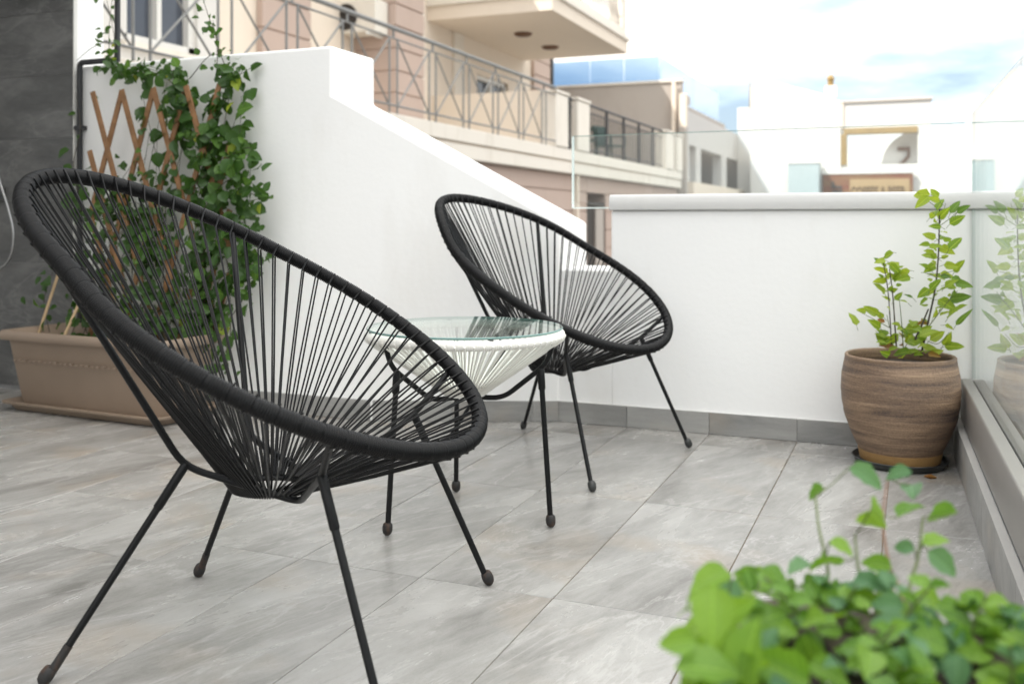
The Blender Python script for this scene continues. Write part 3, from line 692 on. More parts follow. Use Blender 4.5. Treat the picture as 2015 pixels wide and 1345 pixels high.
# iron railing: pairs of posts with an X between them
MB().tube([(UB, 4.0, 2.975), (UB, 15.34, 2.975)], 0.028, 8).build('handrail', 'rail', bb)
MB().tube([(UB, 4.0, 2.86), (UB, 15.34, 2.86)], 0.011, 6).build('rail', 'rail', bb)
MB().tube([(UB, 4.0, 2.085), (UB, 15.34, 2.085)], 0.013, 6).build('rail', 'rail', bb)
v = 3.82
while v < 15.2:
    a, b = v, v + 0.182
    for q in (a, b):
        if q < 15.3: bar('post', (UB, q, 1.99), (UB, q, 2.86), 0.0125, 'rail', bb)
    bar('post', (UB, (a + b) / 2, 2.86), (UB, (a + b) / 2, 2.96), 0.014, 'rail', bb)
    c = v + 0.99
    if c < 15.3:
        bar('cross_bar', (UB + 0.008, b, 2.085), (UB + 0.008, c, 2.86), 0.011, 'rail', bb)
        bar('cross_bar', (UB - 0.008, b, 2.86), (UB - 0.008, c, 2.085), 0.011, 'rail', bb)
    v += 0.99
# darker railing further right
def bars(v0, v1, z0, z1, step, thick_every, mat='rail_dark', u=UB - 0.1):
    MB().tube([(u, v0, z1), (u, v1, z1)], 0.025, 8).build('handrail', mat, bb)
    MB().tube([(u, v0, z1 - 0.14), (u, v1, z1 - 0.14)], 0.013, 6).build('rail', mat, bb)
    MB().tube([(u, v0, z0 + 0.09), (u, v1, z0 + 0.09)], 0.013, 6).build('rail', mat, bb)
    k = 0; v = v0 + step
    while v < v1 - 0.02:
        bar('post', (u, v, z0), (u, v, z1 - (0 if k % thick_every == 0 else 0.14)), 0.030 if k % thick_every == 0 else 0.009, mat, bb); v += step; k += 1
bars(17.18, 23.22, 1.995, 2.92, 0.205, 6)
bars(15.98, 16.48, 1.995, 2.92, 0.125, 2)
bars(23.98, 24.42, 1.995, 2.88, 0.11, 2)
bars(4.4, 4.9, 1.995, 2.92, 0.2, 2)
# upper balcony with two soffit lamps
bbox('balcony_slab', (UW, 15.2, 4.25), (UB, 19.8, 4.50), 'cream', bevel=0.01)
bbox('moulding', (UW, 15.16, 4.50), (UB + 0.05, 19.84, 4.60), 'cream_lt', bevel=0.01)
bbox('parapet', (UW, 15.2, 4.60), (UB - 0.06, 15.32, 5.6), 'cream_lt')
bbox('moulding', (UB - 0.20, 15.3, 4.60), (UB - 0.02, 19.8, 4.74), 'cream_lt')
bbox('pillar', (UB - 0.30, 19.45, 4.74), (UB - 0.02, 19.8, 5.75), 'cream_lt')
for (x, y) in ((-6.76, 16.89), (-6.77, 18.39)):
    MB().lathe([(0.02, -0.055), (0.13, -0.05), (0.17, -0.02), (0.175, 0.0)], (x, y, 4.25), 24).build('soffit_lamp', 'brown', bb)
MB().tube([(UB - 0.1, 15.35, 5.6), (UB - 0.1, 19.5, 5.6)], 0.025, 8).build('handrail', 'rail_dark', bb)
v = 15.5; k = 0
while v < 19.4:
    MB().tube(smooth_path([(UB - 0.1, v, 4.74), (UB - 0.1, v + 0.05, 4.95), (UB - 0.1, v - 0.05, 5.2), (UB - 0.1, v, 5.6)], 4), 0.012, 6).build('post', 'rail_dark', bb); v += 0.15
bbox('wall', (UW - 0.3, 2.0, -3.4), (UW - 0.29, 21.2, 1.9), 'pink')

bbox('roof', (UW - 6, 2.0, 6.9), (UW + 0.0, 25.5, 7.15), 'cream_lt')  # unseen slab, run past the far end to throw shade on the grey wall

# air conditioner hung on the pink projection
ac = thing('air_conditioner', 'cream outdoor air conditioner unit hanging on the pink wall behind the railing', 'air conditioner', (-7.65, 12.45, 3.5))
MB().box((-8.05, 12.40, 3.53), (-7.30, 12.78, 4.02)).build('casing', 'ac', ac, bevel=0.02)
gr = MB().lathe([(0.01, 0), (0.19, 0), (0.195, 0.006), (0.01, 0.007)], (0, 0, 0), 28)
gr.v = [(x - 7.80, 12.392 - zz, yy + 3.77) for x, yy, zz in gr.v]
gr = gr.build('fan_opening', 'dark', ac)
for k in range(5):
    rr = 0.04 + 0.035 * k
    MB().tube([(-7.80 + rr * math.cos(a_ * math.pi / 12), 12.378, 3.77 + rr * math.sin(a_ * math.pi / 12)) for a_ in range(24)], 0.003, 5, closed=True).build('guard_ring', 'rail_dark', gr)
for x in (-7.95, -7.42): MB().box((x - 0.02, 12.36, 3.49), (x + 0.02, 12.80, 3.53)).build('bracket', 'frame', ac, smooth=False)

# dark green garden chairs on the balcony
def garden_chair(x, y, rz, label):
    t = thing('garden_chair', label, 'chair', (x, y, 1.995), rz, 'garden chairs on the balcony', world_coords=False)
    MB().box((-0.24, -0.24, 0.38), (0.24, 0.24, 0.42)).build('seat', 'green_plastic', t, bevel=0.015)
    MB().prism([(0.20, 0.40), (0.24, 0.40), (0.33, 0.86), (0.29, 0.87)], 'y', -0.24, 0.24).build('backrest', 'green_plastic', t, bevel=0.012)
    for sx in (-1, 1):
        for sy in (-1, 1):
            MB().tube([(sx * 0.21, sy * 0.21, 0.39), (sx * 0.25, sy * 0.25, 0.0)], [0.024, 0.018], 6).build('leg', 'green_plastic', t)
        MB().tube(bent([(-0.22, sx * 0.25, 0.38), (-0.22, sx * 0.26, 0.62), (0.27, sx * 0.26, 0.66)], 0.05), 0.02, 6).build('armrest', 'green_plastic', t)
garden_chair(-6.25, 19.1, R(200), 'dark green garden chair on the balcony nearer the twin cream pillars')
garden_chair(-6.25, 20.8, R(160), 'dark green garden chair on the balcony, farther of the two')

# ---------------------------------------------------------------- grey building beyond
gb = thing('grey_building', 'grey-brown rendered building with glass roof balustrade beyond the beige balcony', 'building', (-7.5, 30, -3.4))
def gbox(name, lo, hi, mat, parent=None, bevel=0.0): return MB().box(lo, hi).build(name, mat, parent or gb, smooth=bool(bevel), bevel=bevel)
gbox('wall', (-16, 26, -3.4), (-5.82, 26.3, 4.5), 'grey_far')
gbox('roof', (-16, 26.3, 4.2), (-6.2, 29, 4.45), 'grey_far')
gbox('coping', (-16, 25.95, 4.5), (-5.80, 26.4, 4.56), 'cream_lt')
gbox('column', (-5.80, 25.72, -3.4), (-5.62, 25.95, 3.25), 'grey_far')
gbox('column', (-5.80, 25.72, 3.25), (-5.62, 25.95, 4.14), 'cream')
gbox('pole', (-6.02, 25.8, 2.0), (-5.93, 25.9, 4.5), 'cream')
for (a, b) in ((-9.99, -8.72), (-8.70, -7.70), (-7.68, -6.66)):
    gbox('glass_panel', (a, 27.0, 4.45), (b, 27.02, 5.40), 'blue_glass')
for (a, b) in ((27.05, 31.5), (31.52, 36.0)):
    gbox('glass_panel', (-6.66, a, 4.3), (-6.64, b, 5.40), 'blue_glass')
gbox('roof', (-16, 27.5, 4.15), (-6.5, 36.5, 4.30), 'grey_far')
gbox('vent', (-8.3, 27.1, 4.45), (-7.6, 27.5, 4.72), 'white_far')
# long side with openings
gz = [(26.3, 27.0), (27.9, 28.6), (31.95, 32.85)]
gbox('wall', (-6.1, 26.3, 2.86), (-5.80, 36.6, 3.80), 'grey_lt')
gbox('wall', (-6.1, 26.3, -3.4), (-5.80, 36.6, 1.75), 'grey_lt')
for (a, b) in ((26.3, 27.0), (27.9, 28.6), (31.95, 32.85)): gbox('pier', (-6.1, a, 1.75), (-5.80, b, 2.86), 'grey_lt')
gbox('recess', (-8.0, 26.5, 1.7), (-7.8, 36.6, 3.8), 'grey_far')
gbox('shutter', (-7.0, 27.9, 1.75), (-6.9, 30.5, 2.86), 'dark')
gbox('wall', (-5.795, 26.4, 1.2), (-5.55, 38.4, 1.80), 'cream')
gbox('end_wall', (-9, 36.6, -3.4), (-5.05, 36.9, 3.75), 'grey_far')
gbox('coping', (-9, 36.55, 3.75), (-5.0, 36.95, 3.80), 'cream_lt')
gbox('end_wall', (-5.05, 36.7, -3.4), (-4.72, 37.0, 2.86), 'grey_lt')

# ---------------------------------------------------------------- white building with gable, chimney and sign
wb = thing('white_building', 'sunlit white building with sloping roofline, chimney and framed roof opening', 'building', (-2.5, 36, -3.4))
def wbox(name, lo, hi, mat, parent=None, bevel=0.0): return MB().box(lo, hi).build(name, mat, parent or wb, smooth=bool(bevel), bevel=bevel)
MB().prism([(-5.19, -3.4), (-2.25, -3.4), (-2.25, 4.70), (-2.80, 4.97), (-4.88, 5.62), (-5.19, 5.28)], 'y', 34.0, 36.9).build('wall', 'white_far', wb, smooth=False)
wbox('wall', (-5.8, 35.0, -3.4), (-5.19, 39.0, 4.75), 'white_far')
chm = wbox('chimney', (-2.77, 34.3, 4.9), (-2.42, 34.7, 5.28), 'cream_lt')
MB().lathe([(0.10, 0), (0.10, 0.20), (0.14, 0.24), (0.08, 0.36), (0.03, 0.38)], (-2.60, 34.5, 5.28), 16).build('chimney_pot', 'lintel', chm)
MB().tube([(-5.27, 34.4, 4.6), (-5.27, 34.4, 5.55)], 0.02, 6).build('antenna_mast', 'lintel', wb)
MB().tube([(-4.80, 34.6, 5.5), (-4.80, 34.6, 6.3)], 0.015, 6).build('antenna_mast', 'rail', wb)
# right wing with the see-through opening
wbox('wall', (-2.245, 34.05, 3.80), (0.52, 34.6, 4.66), 'white_far')
wbox('wall', (-2.245, 34.05, -3.4), (0.52, 34.6, 2.58), 'white_far')
wbox('pier', (0.12, 34.05, 2.58), (0.52, 34.6, 3.80), 'white_far')
wbox('lintel', (-2.16, 34.0, 3.60), (0.12, 34.5, 3.798), 'lintel')
wbox('post', (-2.24, 34.0, 2.582), (-2.06, 34.5, 3.60), 'lintel')
wbox('trim', (-2.24, 33.99, 3.80), (-2.16, 34.05, 4.66), 'cream')
wbox('coping', (-2.3, 33.98, 4.66), (0.56, 34.64, 4.70), 'cream')
arch = [(-1.05, 2.58), (0.30, 2.58), (0.30, 3.75)] + [(-1.05 + 1.35 * (1 - math.cos(a_ * math.pi / 20)) * 0.9 + 0.05, 2.58 + 1.15 * math.sin(a_ * math.pi / 20)) for a_ in range(9, 0, -1)]
MB().prism(arch, 'y', 34.75, 34.95).build('arched_wall', 'white_far', wb, smooth=False)
hook = [(-0.50, 3.17), (-0.11, 3.17), (-0.11, 2.86), (-0.26, 2.66), (-0.50, 2.56), (-0.50, 2.60), (-0.36, 2.70), (-0.20, 2.88), (-0.20, 3.05), (-0.50, 3.05)]
MB().prism(hook, 'y', 34.62, 34.74).build('brown_bracket', 'brown', wb, smooth=False)
sb_ = thing('service_box', 'plain light grey box standing left of the orange-brown sign', 'box', (-3.39, 33.5, -3.4))
MB().box((-3.85, 33.2, -3.4), (-2.86, 33.9, 2.62)).build('casing', 'steel_blue', sb_, bevel=0.02)
MB().box((-3.87, 33.18, 2.62), (-2.84, 33.92, 2.66)).build('lid', 'frame', sb_, smooth=False)
sg = thing('sign', 'orange-brown bar sign with dark lettering in front of the white building', 'sign', (-1.4, 33.9, 1.0))
MB().box((-2.80, 33.86, 0.9), (-0.02, 33.95, 2.28)).build('board', 'sign', sg, smooth=False)
MB().box((-2.83, 33.84, 2.28), (0.01, 33.97, 2.34)).build('top_rail', 'frame', sg, smooth=False)
MB().box((-1.95, 33.84, 0.95), (-0.12, 33.859, 2.10)).build('panel', simple('tan_panel', (0.33, 0.235, 0.125), 0.8, var=0.2, scale=2), sg, smooth=False)
def lettering(name, txt, size, loc, rot, mat, sx=1.0, align='LEFT'):
    cu = bpy.data.curves.new(name, 'FONT'); cu.body = txt; cu.size = size; cu.extrude = 0.01; cu.offset = 0.006; cu.align_x = align
    tmp = bpy.data.objects.new(name + '_tmp', cu); COL.objects.link(tmp)
    dg = bpy.context.evaluated_depsgraph_get()
    me = bpy.data.meshes.new_from_object(tmp.evaluated_get(dg))
    bpy.data.objects.remove(tmp)
    me.materials.clear(); me.materials.append(M[mat])
    o = bpy.data.objects.new(name, me); COL.objects.link(o); o.parent = sg
    o.location = Vector(loc) - ORIG[sg.name]; o.rotation_euler = rot; o.scale = (sx, 1, 1)
    return o
lettering('lettering', 'COFFEE & BEER', 0.48, (-1.92, 33.83, 1.52), (R(90), 0, 0), 'letter_b', 0.51)
lettering('lettering', 'Bar', 0.70, (-2.20, 33.84, 1.16), (R(90), R(-90), 0), 'letter', 0.9)

# low pale roof seen through the glass on the right
rb = thing('flat_roofed_building', 'pale flat-roofed building with blue-grey roof box beyond the glass balustrade', 'building', (3.0, 16, -3.4))
MB().box((0.72, 14.0, -3.4), (9.0, 22.0, 0.95)).build('wall', 'white_far', rb, smooth=False)
MB().box((0.70, 13.96, 0.95), (9.02, 14.3, 1.08)).build('coping', 'coping', rb, smooth=False)
MB().box((0.90, 14.6, 0.95), (4.0, 17.0, 1.62)).build('roof_box', 'steel_blue', rb, smooth=False)
MB().box((1.15, 14.7, 1.62), (1.45, 15.0, 2.2)).build('flue', 'steel_blue', rb, smooth=False)

# ---------------------------------------------------------------- string chairs
import numpy as np
def rim_curve(s, t):
    c, sn = np.cos, np.sin
    return np.stack([s[0] + s[1]*c(t) + s[2]*c(2*t) + s[3]*c(3*t) + s[11]*c(4*t),
                     s[4]*sn(t) + s[5]*sn(2*t) + s[6]*sn(3*t) + s[12]*sn(4*t),
                     s[7] + s[8]*c(t) + s[9]*c(2*t) + s[10]*c(3*t) + s[13]*c(4*t)], -1)

def resample(P, n):
    d = np.r_[0, np.cumsum(np.linalg.norm(np.diff(np.vstack([P, P[:1]]), axis=0), axis=1))]
    Q = np.vstack([P, P[:1]]); s = np.linspace(0, d[-1], n, endpoint=False)
    return np.stack([np.interp(s, d, Q[:, k]) for k in range(3)], -1), d[-1]

def wound_ring(name, P, r0, pitch, ncord, mat, parent, seg=12, per=4, amp=0.00055, gap=0.0016):
    """A hoop wrapped turn by turn in cord; a slit opens where each pair of cords leaves it."""
    _, L = resample(P, 8)
    turns = int(L / pitch); n = turns * per
    Q, L = resample(P, n)
    T = np.roll(Q, -1, 0) - np.roll(Q, 1, 0); T /= np.linalg.norm(T, axis=1)[:, None]
    cen = Q.mean(0)
    N = Q - cen; N -= T * (N * T).sum(1)[:, None]; N /= np.linalg.norm(N, axis=1)[:, None]
    B = np.cross(T, N)
    k = np.arange(n); ph = (k % per) / per
    rad = r0 + amp * (np.abs(np.sin(np.pi * ph)) * 2 - 1)
    rng = np.random.default_rng(5)
    rad = rad + np.repeat(rng.uniform(-0.00022, 0.00022, turns), per)
    cyc = (k / n * ncord) % 1.0; dist = np.minimum(cyc, 1 - cyc) * L / ncord
    rad = rad - gap * np.exp(-(dist / 0.0022) ** 2)
    a = np.arange(seg) * 2 * np.pi / seg
    V = Q[:, None] + rad[:, None, None] * (N[:, None] * np.cos(a)[None, :, None] + B[:, None] * np.sin(a)[None, :, None])
    V = V.reshape(-1, 3)
    i = np.arange(n)[:, None]; j = np.arange(seg)[None]
    i2 = (i + 1) % n; j2 = (j + 1) % seg
    F = np.stack([i * seg + j, i * seg + j2, i2 * seg + j2, i2 * seg + j], -1).reshape(-1, 4)
    me = bpy.data.meshes.new(name)
    me.from_pydata(V.tolist(), [], F.tolist())
    me.materials.append(M[mat]); me.polygons.foreach_set('use_smooth', [True] * len(me.polygons))
    o = bpy.data.objects.new(name, me); COL.objects.link(o); o.parent = parent
    Qc, _ = resample(P, ncord)
    return o, Qc

def foot_cap(parent, at, axis, r=0.0135, mat='rust'):
    """Ferrule and rubber ball at the end of a leg."""
    a = Vector(axis).normalized(); at = Vector(at)
    pts = [at + a * 0.024, at + a * 0.021, at + a * 0.014, at + a * 0.006, at - a * 0.001, at - a * 0.006]
    return MB().tube(pts, [r * 0.62, r * 0.88, r * 1.0, r * 1.0, r * 0.85, r * 0.45], 12).build('foot_cap', mat, parent)

def string_chair(name, label, s, loc, rotz, used_rust):
    t = thing(name, label, 'chair', loc, rotz, 'black string chairs', world_coords=False)
    P = rim_curve(s, np.linspace(0, 2 * np.pi, 721)[:-1])
    NC = 78
    rim, Q = wound_ring('rim', P, 0.0142, 0.0040, NC, 'cord', t, amp=0.0011)
    RC, RX, RY = Vector((0.283, 0.0, 0.2747)), 0.068, 0.058
    MB().tube([RC + Vector((RX * math.cos(a), RY * math.sin(a), 0)) for a in [k * math.pi / 20 for k in range(40)]], 0.006, 8, closed=True).build('base_ring', 'black_metal', t)
    n = len(Q)
    for k in range(n):
        c = Vector(Q[k]); T = (Vector(Q[(k + 1) % n]) - Vector(Q[k - 1])).normalized()
        phi = math.atan2((c.y - RC.y) / RY, (c.x - RC.x) / RX)
        q = RC + Vector((RX * math.cos(phi), RY * math.sin(phi), 0))
        d = (q - c); d = (d - T * d.dot(T)).normalized()
        nin = T.cross(d).normalized()
        if nin.z < 0: nin = -nin
        out = Vector((math.cos(phi), math.sin(phi), 0))
        # cord that comes over the top of the rim, bends round it and runs to the base ring
        top = [c - d * 0.004 + nin * 0.0160, c + d * 0.006 + nin * 0.0155, c + d * 0.03 + nin * 0.0128]
        e1 = q + Vector((0, 0, 0.006)) - out * 0.004 + T * rnd.uniform(-.0008, .0008)
        mid = top[2].lerp(e1, 0.5) + Vector((rnd.uniform(-.0012, .0012), rnd.uniform(-.0012, .0012), rnd.uniform(-.003, .0004)))
        MB().tube([*top, mid, e1], 0.00195, 6).build('cord', 'cord', t)
        # cord that leaves from the underside
        c2 = c + T * 0.0085
        lo = [c2 - d * 0.002 - nin * 0.0158, c2 + d * 0.010 - nin * 0.0138]
        e2 = q - Vector((0, 0, 0.006)) + out * 0.004 + T * 0.0018
        mid = lo[1].lerp(e2, 0.5) + Vector((rnd.uniform(-.0012, .0012), rnd.uniform(-.0012, .0012), rnd.uniform(-.003, .0004)))
        MB().tube([*lo, mid, e2], 0.00195, 6).build('cord', 'cord', t)
    # two bent rods carry the rim, the legs plug into their knees
    rb_ = rim_curve(s, np.array([math.radians(47), math.radians(148.5)]))
    for sy in (-1, 1):
        up_b = Vector((rb_[0][0], sy * rb_[0][1], rb_[0][2])); up_f = Vector((rb_[1][0], sy * rb_[1][1], rb_[1][2]))
        kb = Vector((0.1786, sy * 0.1213, 0.3349)); kf = Vector((0.4816, sy * 0.2408, 0.3656)); bot = Vector((0.3630, sy * 0.053, 0.2640))
        inn = lambda p: p + (Vector((0.30, 0, p.z)) - p).normalized() * 0.004 - Vector((0, 0, 0.008))
        MB().tube(bent([inn(up_b), kb, bot, kf, inn(up_f)], 0.035, 5), 0.0062, 10).build('support_rod', 'black_metal', t)
        rnd_k = lambda k_, p_, q_: k_ + ((p_ - k_).normalized() + (q_ - k_).normalized()) * 0.00875      # middle of the rounded bend
        for kn, ft in ((rnd_k(kb, inn(up_b), bot), Vector((0.0, sy * 0.247, 0.0))), (rnd_k(kf, inn(up_f), bot), Vector((0.62, sy * 0.3227, 0.0)))):
            ax = (kn - ft).normalized(); st = kn + ax * 0.002; en = ft + ax * 0.020
            leg = MB().tube([st, en], 0.0064, 10).build('leg', 'black_metal', t)
            MB().tube([st, st - ax * 0.004, st - ax * 0.085, st - ax * 0.088], [0.0066, 0.0081, 0.0081, 0.0066], 12).build('sleeve', 'black_metal', leg)
            foot_cap(leg, ft + Vector((0, 0, 0.007)), ax, 0.0120, 'rust' if used_rust else 'saucer')
            if used_rust and ft.x < 0.1: MB().tube([en + ax * 0.004, en + ax * 0.05], [0.0078, 0.0073], 10).build('rust_ring', 'rust', leg)
    return t
string_chair('string_chair', 'large black string chair in the foreground, nearest the camera', CH1, (-1.3639, 1.4173, 0), R(11.084), True)
string_chair('string_chair', 'smaller-looking black string chair standing behind the glass-topped table', CH2, (-1.3673, 3.0430, 0), R(-12.243), False)

# ---------------------------------------------------------------- glass-topped side table
tx, ty = -1.061, 2.2505
tb = thing('side_table', 'round white string side table with clear glass top between the two black chairs', 'table', (tx, ty, 0), 0, world_coords=False)
th = np.linspace(0, 2 * np.pi, 361)[:-1]
RT, ZT = 0.243, 0.4685
wr, QT = wound_ring('rim', np.stack([RT * np.cos(th), RT * np.sin(th), np.full_like(th, ZT)], -1), 0.0125, 0.0044, 72, 'white_cord', tb, amp=0.0006)
gp = [(0.0, 0.483), (0.2485, 0.483), (0.2500, 0.4845), (0.2500, 0.4875), (0.2485, 0.489), (0.0, 0.489)]
gt = MB().lathe([(0.0005, 0.4832), (0.2488, 0.4832), (0.2488, 0.4890), (0.0005, 0.4890)], (0, 0, 0), 72).build('glass_top', 'table_glass', tb, smooth=False)
MB().lathe([(0.2489, 0.4834), (0.2505, 0.4850), (0.2505, 0.4872), (0.2489, 0.4888)], (0, 0, 0), 72, closed_prof=True).build('polished_edge', 'glass_edge', gt)
ZB, RB = 0.318, 0.052
MB().tube([(RB * math.cos(a * math.pi / 16), RB * math.sin(a * math.pi / 16), ZB) for a in range(32)], 0.0055, 8, closed=True).build('base_ring', 'white_cord', tb)
nT = len(QT)
for k in range(nT):
    a = 2 * math.pi * k / nT; o_ = Vector((math.cos(a), math.sin(a), 0)); tn = Vector((-math.sin(a), math.cos(a), 0))
    c = Vector(QT[k])
    for (sgn, sh) in ((1, 0.0), (-1, 0.012)):
        c2 = c + tn * sh
        st = [c2 + o_ * 0.0136 * (1 if sgn > 0 else -0.9) + Vector((0, 0, -0.001)), c2 + o_ * (0.009 if sgn > 0 else -0.011) + Vector((0, 0, -0.011))]
        en = o_ * (RB + 0.005 * sgn) + tn * sh * 0.2 + Vector((0, 0, ZB + 0.003 * sgn))
        MB().tube([*st, st[1].lerp(en, 0.5), en], 0.0024, 6).build('cord', 'white_cord', tb)
for k in range(3):
    a = R(22.474) + R(-21 + 120 * k); o_ = Vector((math.cos(a), math.sin(a), 0))
    P_ = lambda r, z: o_ * r + Vector((0, 0, z))
    MB().tube(bent([P_(0.238, 0.462), P_(0.222, 0.405), P_(0.105, 0.312), P_(0.03, 0.309)], 0.03, 5), 0.0066, 10).build('support_rod', 'black_metal', tb)
    ft, kn = P_(0.232, 0.0), P_(0.205, 0.392)
    ax = (kn - ft).normalized()
    leg = MB().tube([kn, ft + ax * 0.02], 0.0068, 10).build('leg', 'black_metal', tb)
    MB().tube([kn, kn - ax * 0.004, kn - ax * 0.05, kn - ax * 0.053], [0.0075, 0.0092, 0.0092, 0.0075], 12).build('sleeve', 'black_metal', leg)
    foot_cap(leg, ft + Vector((0, 0, 0.008)), ax, 0.0124)
for a in (0.4, 2.2, 3.9, 5.4):
    MB().lathe([(0.006, 0.4805), (0.007, 0.4815), (0.006, 0.4831)], (RT * math.cos(a), RT * math.sin(a), 0), 10).build('glass_bumper', 'saucer', tb)

# ---------------------------------------------------------------- leaves
def leaf_mesh(name, mat, w=0.55, fold=0.10, curl=0.12, tip=0.62, nl=6):
    """Ovate leaf of unit length along +y, folded along its midrib and curling at the tip."""
    vs_, fs = [], []
    for i in range(nl + 1):
        t = i / nl
        half = 0.5 * w * (math.sin(math.pi * t ** tip) ** 0.75) * (1 + 0.05 * math.sin(i * 2.4 + w * 9)) + 0.004
        z = -curl * t * t
        wv = 0.03 * math.sin(i * 1.9 + fold * 20); vs_ += [(-half, t, z + fold * half * 2 + wv), (-half * 0.5, t, z + fold * half * 0.6), (0, t, z), (half * 0.5, t, z + fold * half * 0.6), (half, t, z + fold * half * 2 - wv)]
    for i in range(nl):
        for j in range(4): fs.append((i * 5 + j, i * 5 + j + 1, i * 5 + j + 6, i * 5 + j + 5))
    m = MB(); m.v = vs_; m.f = fs
    me = bpy.data.meshes.new(name); me.from_pydata(vs_, [], fs); me.materials.append(M[mat])
    me.polygons.foreach_set('use_smooth', [True] * len(me.polygons))
    return me

def leaf_matrix(pos, size, tip, nrm):
    y = Vector(tip).normalized(); n = Vector(nrm); n = (n - y * n.dot(y))
    n = n.normalized() if n.length > 1e-4 else y.orthogonal().normalized()
    x = y.cross(n)
    return Matrix.Translation(Vector(pos)) @ Matrix(((x.x, y.x, n.x, 0), (x.y, y.y, n.y, 0), (x.z, y.z, n.z, 0), (0, 0, 0, 1))) @ Matrix.Scale(size, 4)

def rand_dir(zbias=0.0, ybias=0.0):
    return Vector((rnd.gauss(0, 1), rnd.gauss(0, 1) + ybias, rnd.gauss(0, 1) + zbias)).normalized()

# ---------------------------------------------------------------- brown pot with a young shrub
px_, py_ = -0.040, 3.268
pot = thing('plant_pot', 'round brown glazed pot with brushed streaks in the corner by the glass', 'pot', (px_, py_, 0))
prof = [(0.118, 0.016), (0.121, 0.03), (0.124, 0.046)]
MB().lathe(prof, (px_, py_, 0), 56).build('foot', 'ochre', pot)
outer = [(0.122, 0.0462), (0.132, 0.066), (0.150, 0.105), (0.165, 0.150), (0.1735, 0.195), (0.1755, 0.235), (0.1725, 0.280), (0.1660, 0.315), (0.1635, 0.330), (0.1640, 0.337), (0.1600, 0.3405), (0.1540, 0.3385), (0.1520, 0.330), (0.156, 0.30), (0.15, 0.295)]
fine = []
for (a, b) in zip(outer[:-1], outer[1:]):
    for q in range(4):
        t_ = q / 4; fine.append((a[0] + (b[0] - a[0]) * t_ + rnd.uniform(-.0006, .0006), a[1] + (b[1] - a[1]) * t_))
fine.append(outer[-1])
MB().lathe(fine, (px_, py_, 0), 72).build('body', 'pot', pot)
MB().lathe([(0.152, 0.300), (0.10, 0.312), (0.05, 0.306), (0.002, 0.315)], (px_, py_, 0), 40).build('soil', 'soil', pot)
sc = tag(MB().lathe([(0.118, 0.002), (0.132, 0.004), (0.140, 0.020), (0.143, 0.022), (0.141, 0.024), (0.136, 0.021), (0.128, 0.010), (0.02, 0.009)], (0, 0, 0), 56).build('pot_saucer', 'saucer'),
         'charcoal plastic saucer under the round brown pot', 'saucer')
sc.location = (px_, py_, 0)
shrub = thing('young_shrub', 'young shrub with bare stems and bright yellow-green leaves in the brown pot', 'shrub', (px_, py_, 0.31))
for st in PPS:
    r0, pts = st[0], st[1:]
    pts = [(p[0], py_ + (p[1] - 3.295) + 0.02 * math.sin(7 * k + r0 * 9e3), p[2]) for k, p in enumerate(pts)]
    sp = smooth_path(pts, 5); nn = len(sp)
    MB().tube(sp, [max(0.0012, r0 * 2.1) * (1.0 - 0.45 * k / nn) for k in range(nn)], 7).build('stem', 'bark' if r0 > 0.0009 else 'stem', shrub)
LM = {0: [leaf_mesh('leaf', 'rose', 0.58, 0.16, 0.22), leaf_mesh('leaf', 'rose', 0.50, 0.25, 0.12)], 1: [leaf_mesh('leaf', 'rose_red', 0.46, 0.25, 0.2)],
      2: [leaf_mesh('leaf', 'rose_dark', 0.50, 0.2, 0.2)], 3: [leaf_mesh('leaf', 'rose_dark', 0.24, 0.3, 0.3)]}
stem_x = 0.03
for (x, y, z, s, k) in PP:
    if k == 1 and z > 0.36: k = 2 if z > 0.75 else 0
    if k == 2 and x < 0.1: k = 0
    if k == 3: k = rnd.choice((0, 3))
    side = 1 if x > (0.06 if z > 0.5 else -0.02) else -1
    if z < 0.62 and x < -0.03 and z > 0.5: side = 1 if x > -0.075 else -1
    tip = Vector((side * rnd.uniform(0.25, 1), rnd.uniform(-0.5, 0.4), rnd.uniform(-0.5, 0.9)))
    nrm = Vector((rnd.gauss(0, 0.5), -1.0 + rnd.gauss(0, 0.5), rnd.uniform(0.1, 1.2)))
    tip.normalize(); s *= (1.15 if k >= 2 else 1.5)
    yy = py_ + (y - 3.295) * 0.9
    base = Vector((x, yy, z)) - tip * s * 0.5
    inst('leaf', rnd.choice(LM[k]), shrub, None, mat4=leaf_matrix(base - ORIG[shrub.name], s, tip, nrm))
    # petiole
    MB().tube([base, base - tip * 0.012 - Vector((0, 0, 0.006))], 0.0007, 5).build('petiole', 'stem', shrub)
for k in range(46):                                          # more small leaves along the upper stems
    st = rnd.choice([PPS[0], PPS[1], PPS[3], PPS[3], PPS[3], PPS[5]]); q = smooth_path(st[1:], 6); p = q[rnd.randrange(len(q) // 3, len(q))]
    a = rnd.uniform(0, 6.28); tip = Vector((math.cos(a), 0.7 * math.sin(a), rnd.uniform(-0.1, 0.8))).normalized(); s = rnd.uniform(0.018, 0.036)
    p = Vector((p.x, py_ + (p.y - 3.295), p.z)) + tip * 0.012
    inst('leaf', rnd.choice(LM[0] * 4 + LM[2]), shrub, None, mat4=leaf_matrix(p - ORIG[shrub.name], s, tip, rand_dir(0.9, -1.2)))
for k in range(52):                                          # small leaves round the foot of the stems
    a = rnd.uniform(0, 6.28); rr = rnd.uniform(0.02, 0.09); p = Vector((px_ + 0.02 + rr * math.cos(a), py_ + rr * math.sin(a), rnd.uniform(0.33, 0.44)))
    tip = Vector((math.cos(a), math.sin(a), rnd.uniform(-0.1, 0.9))); s = rnd.uniform(0.028, 0.048)
    inst('leaf', rnd.choice(LM[0] * 3 + LM[2] + LM[1]), shrub, None, mat4=leaf_matrix(p - ORIG[shrub.name], s, tip, rand_dir(1.2, -0.8)))
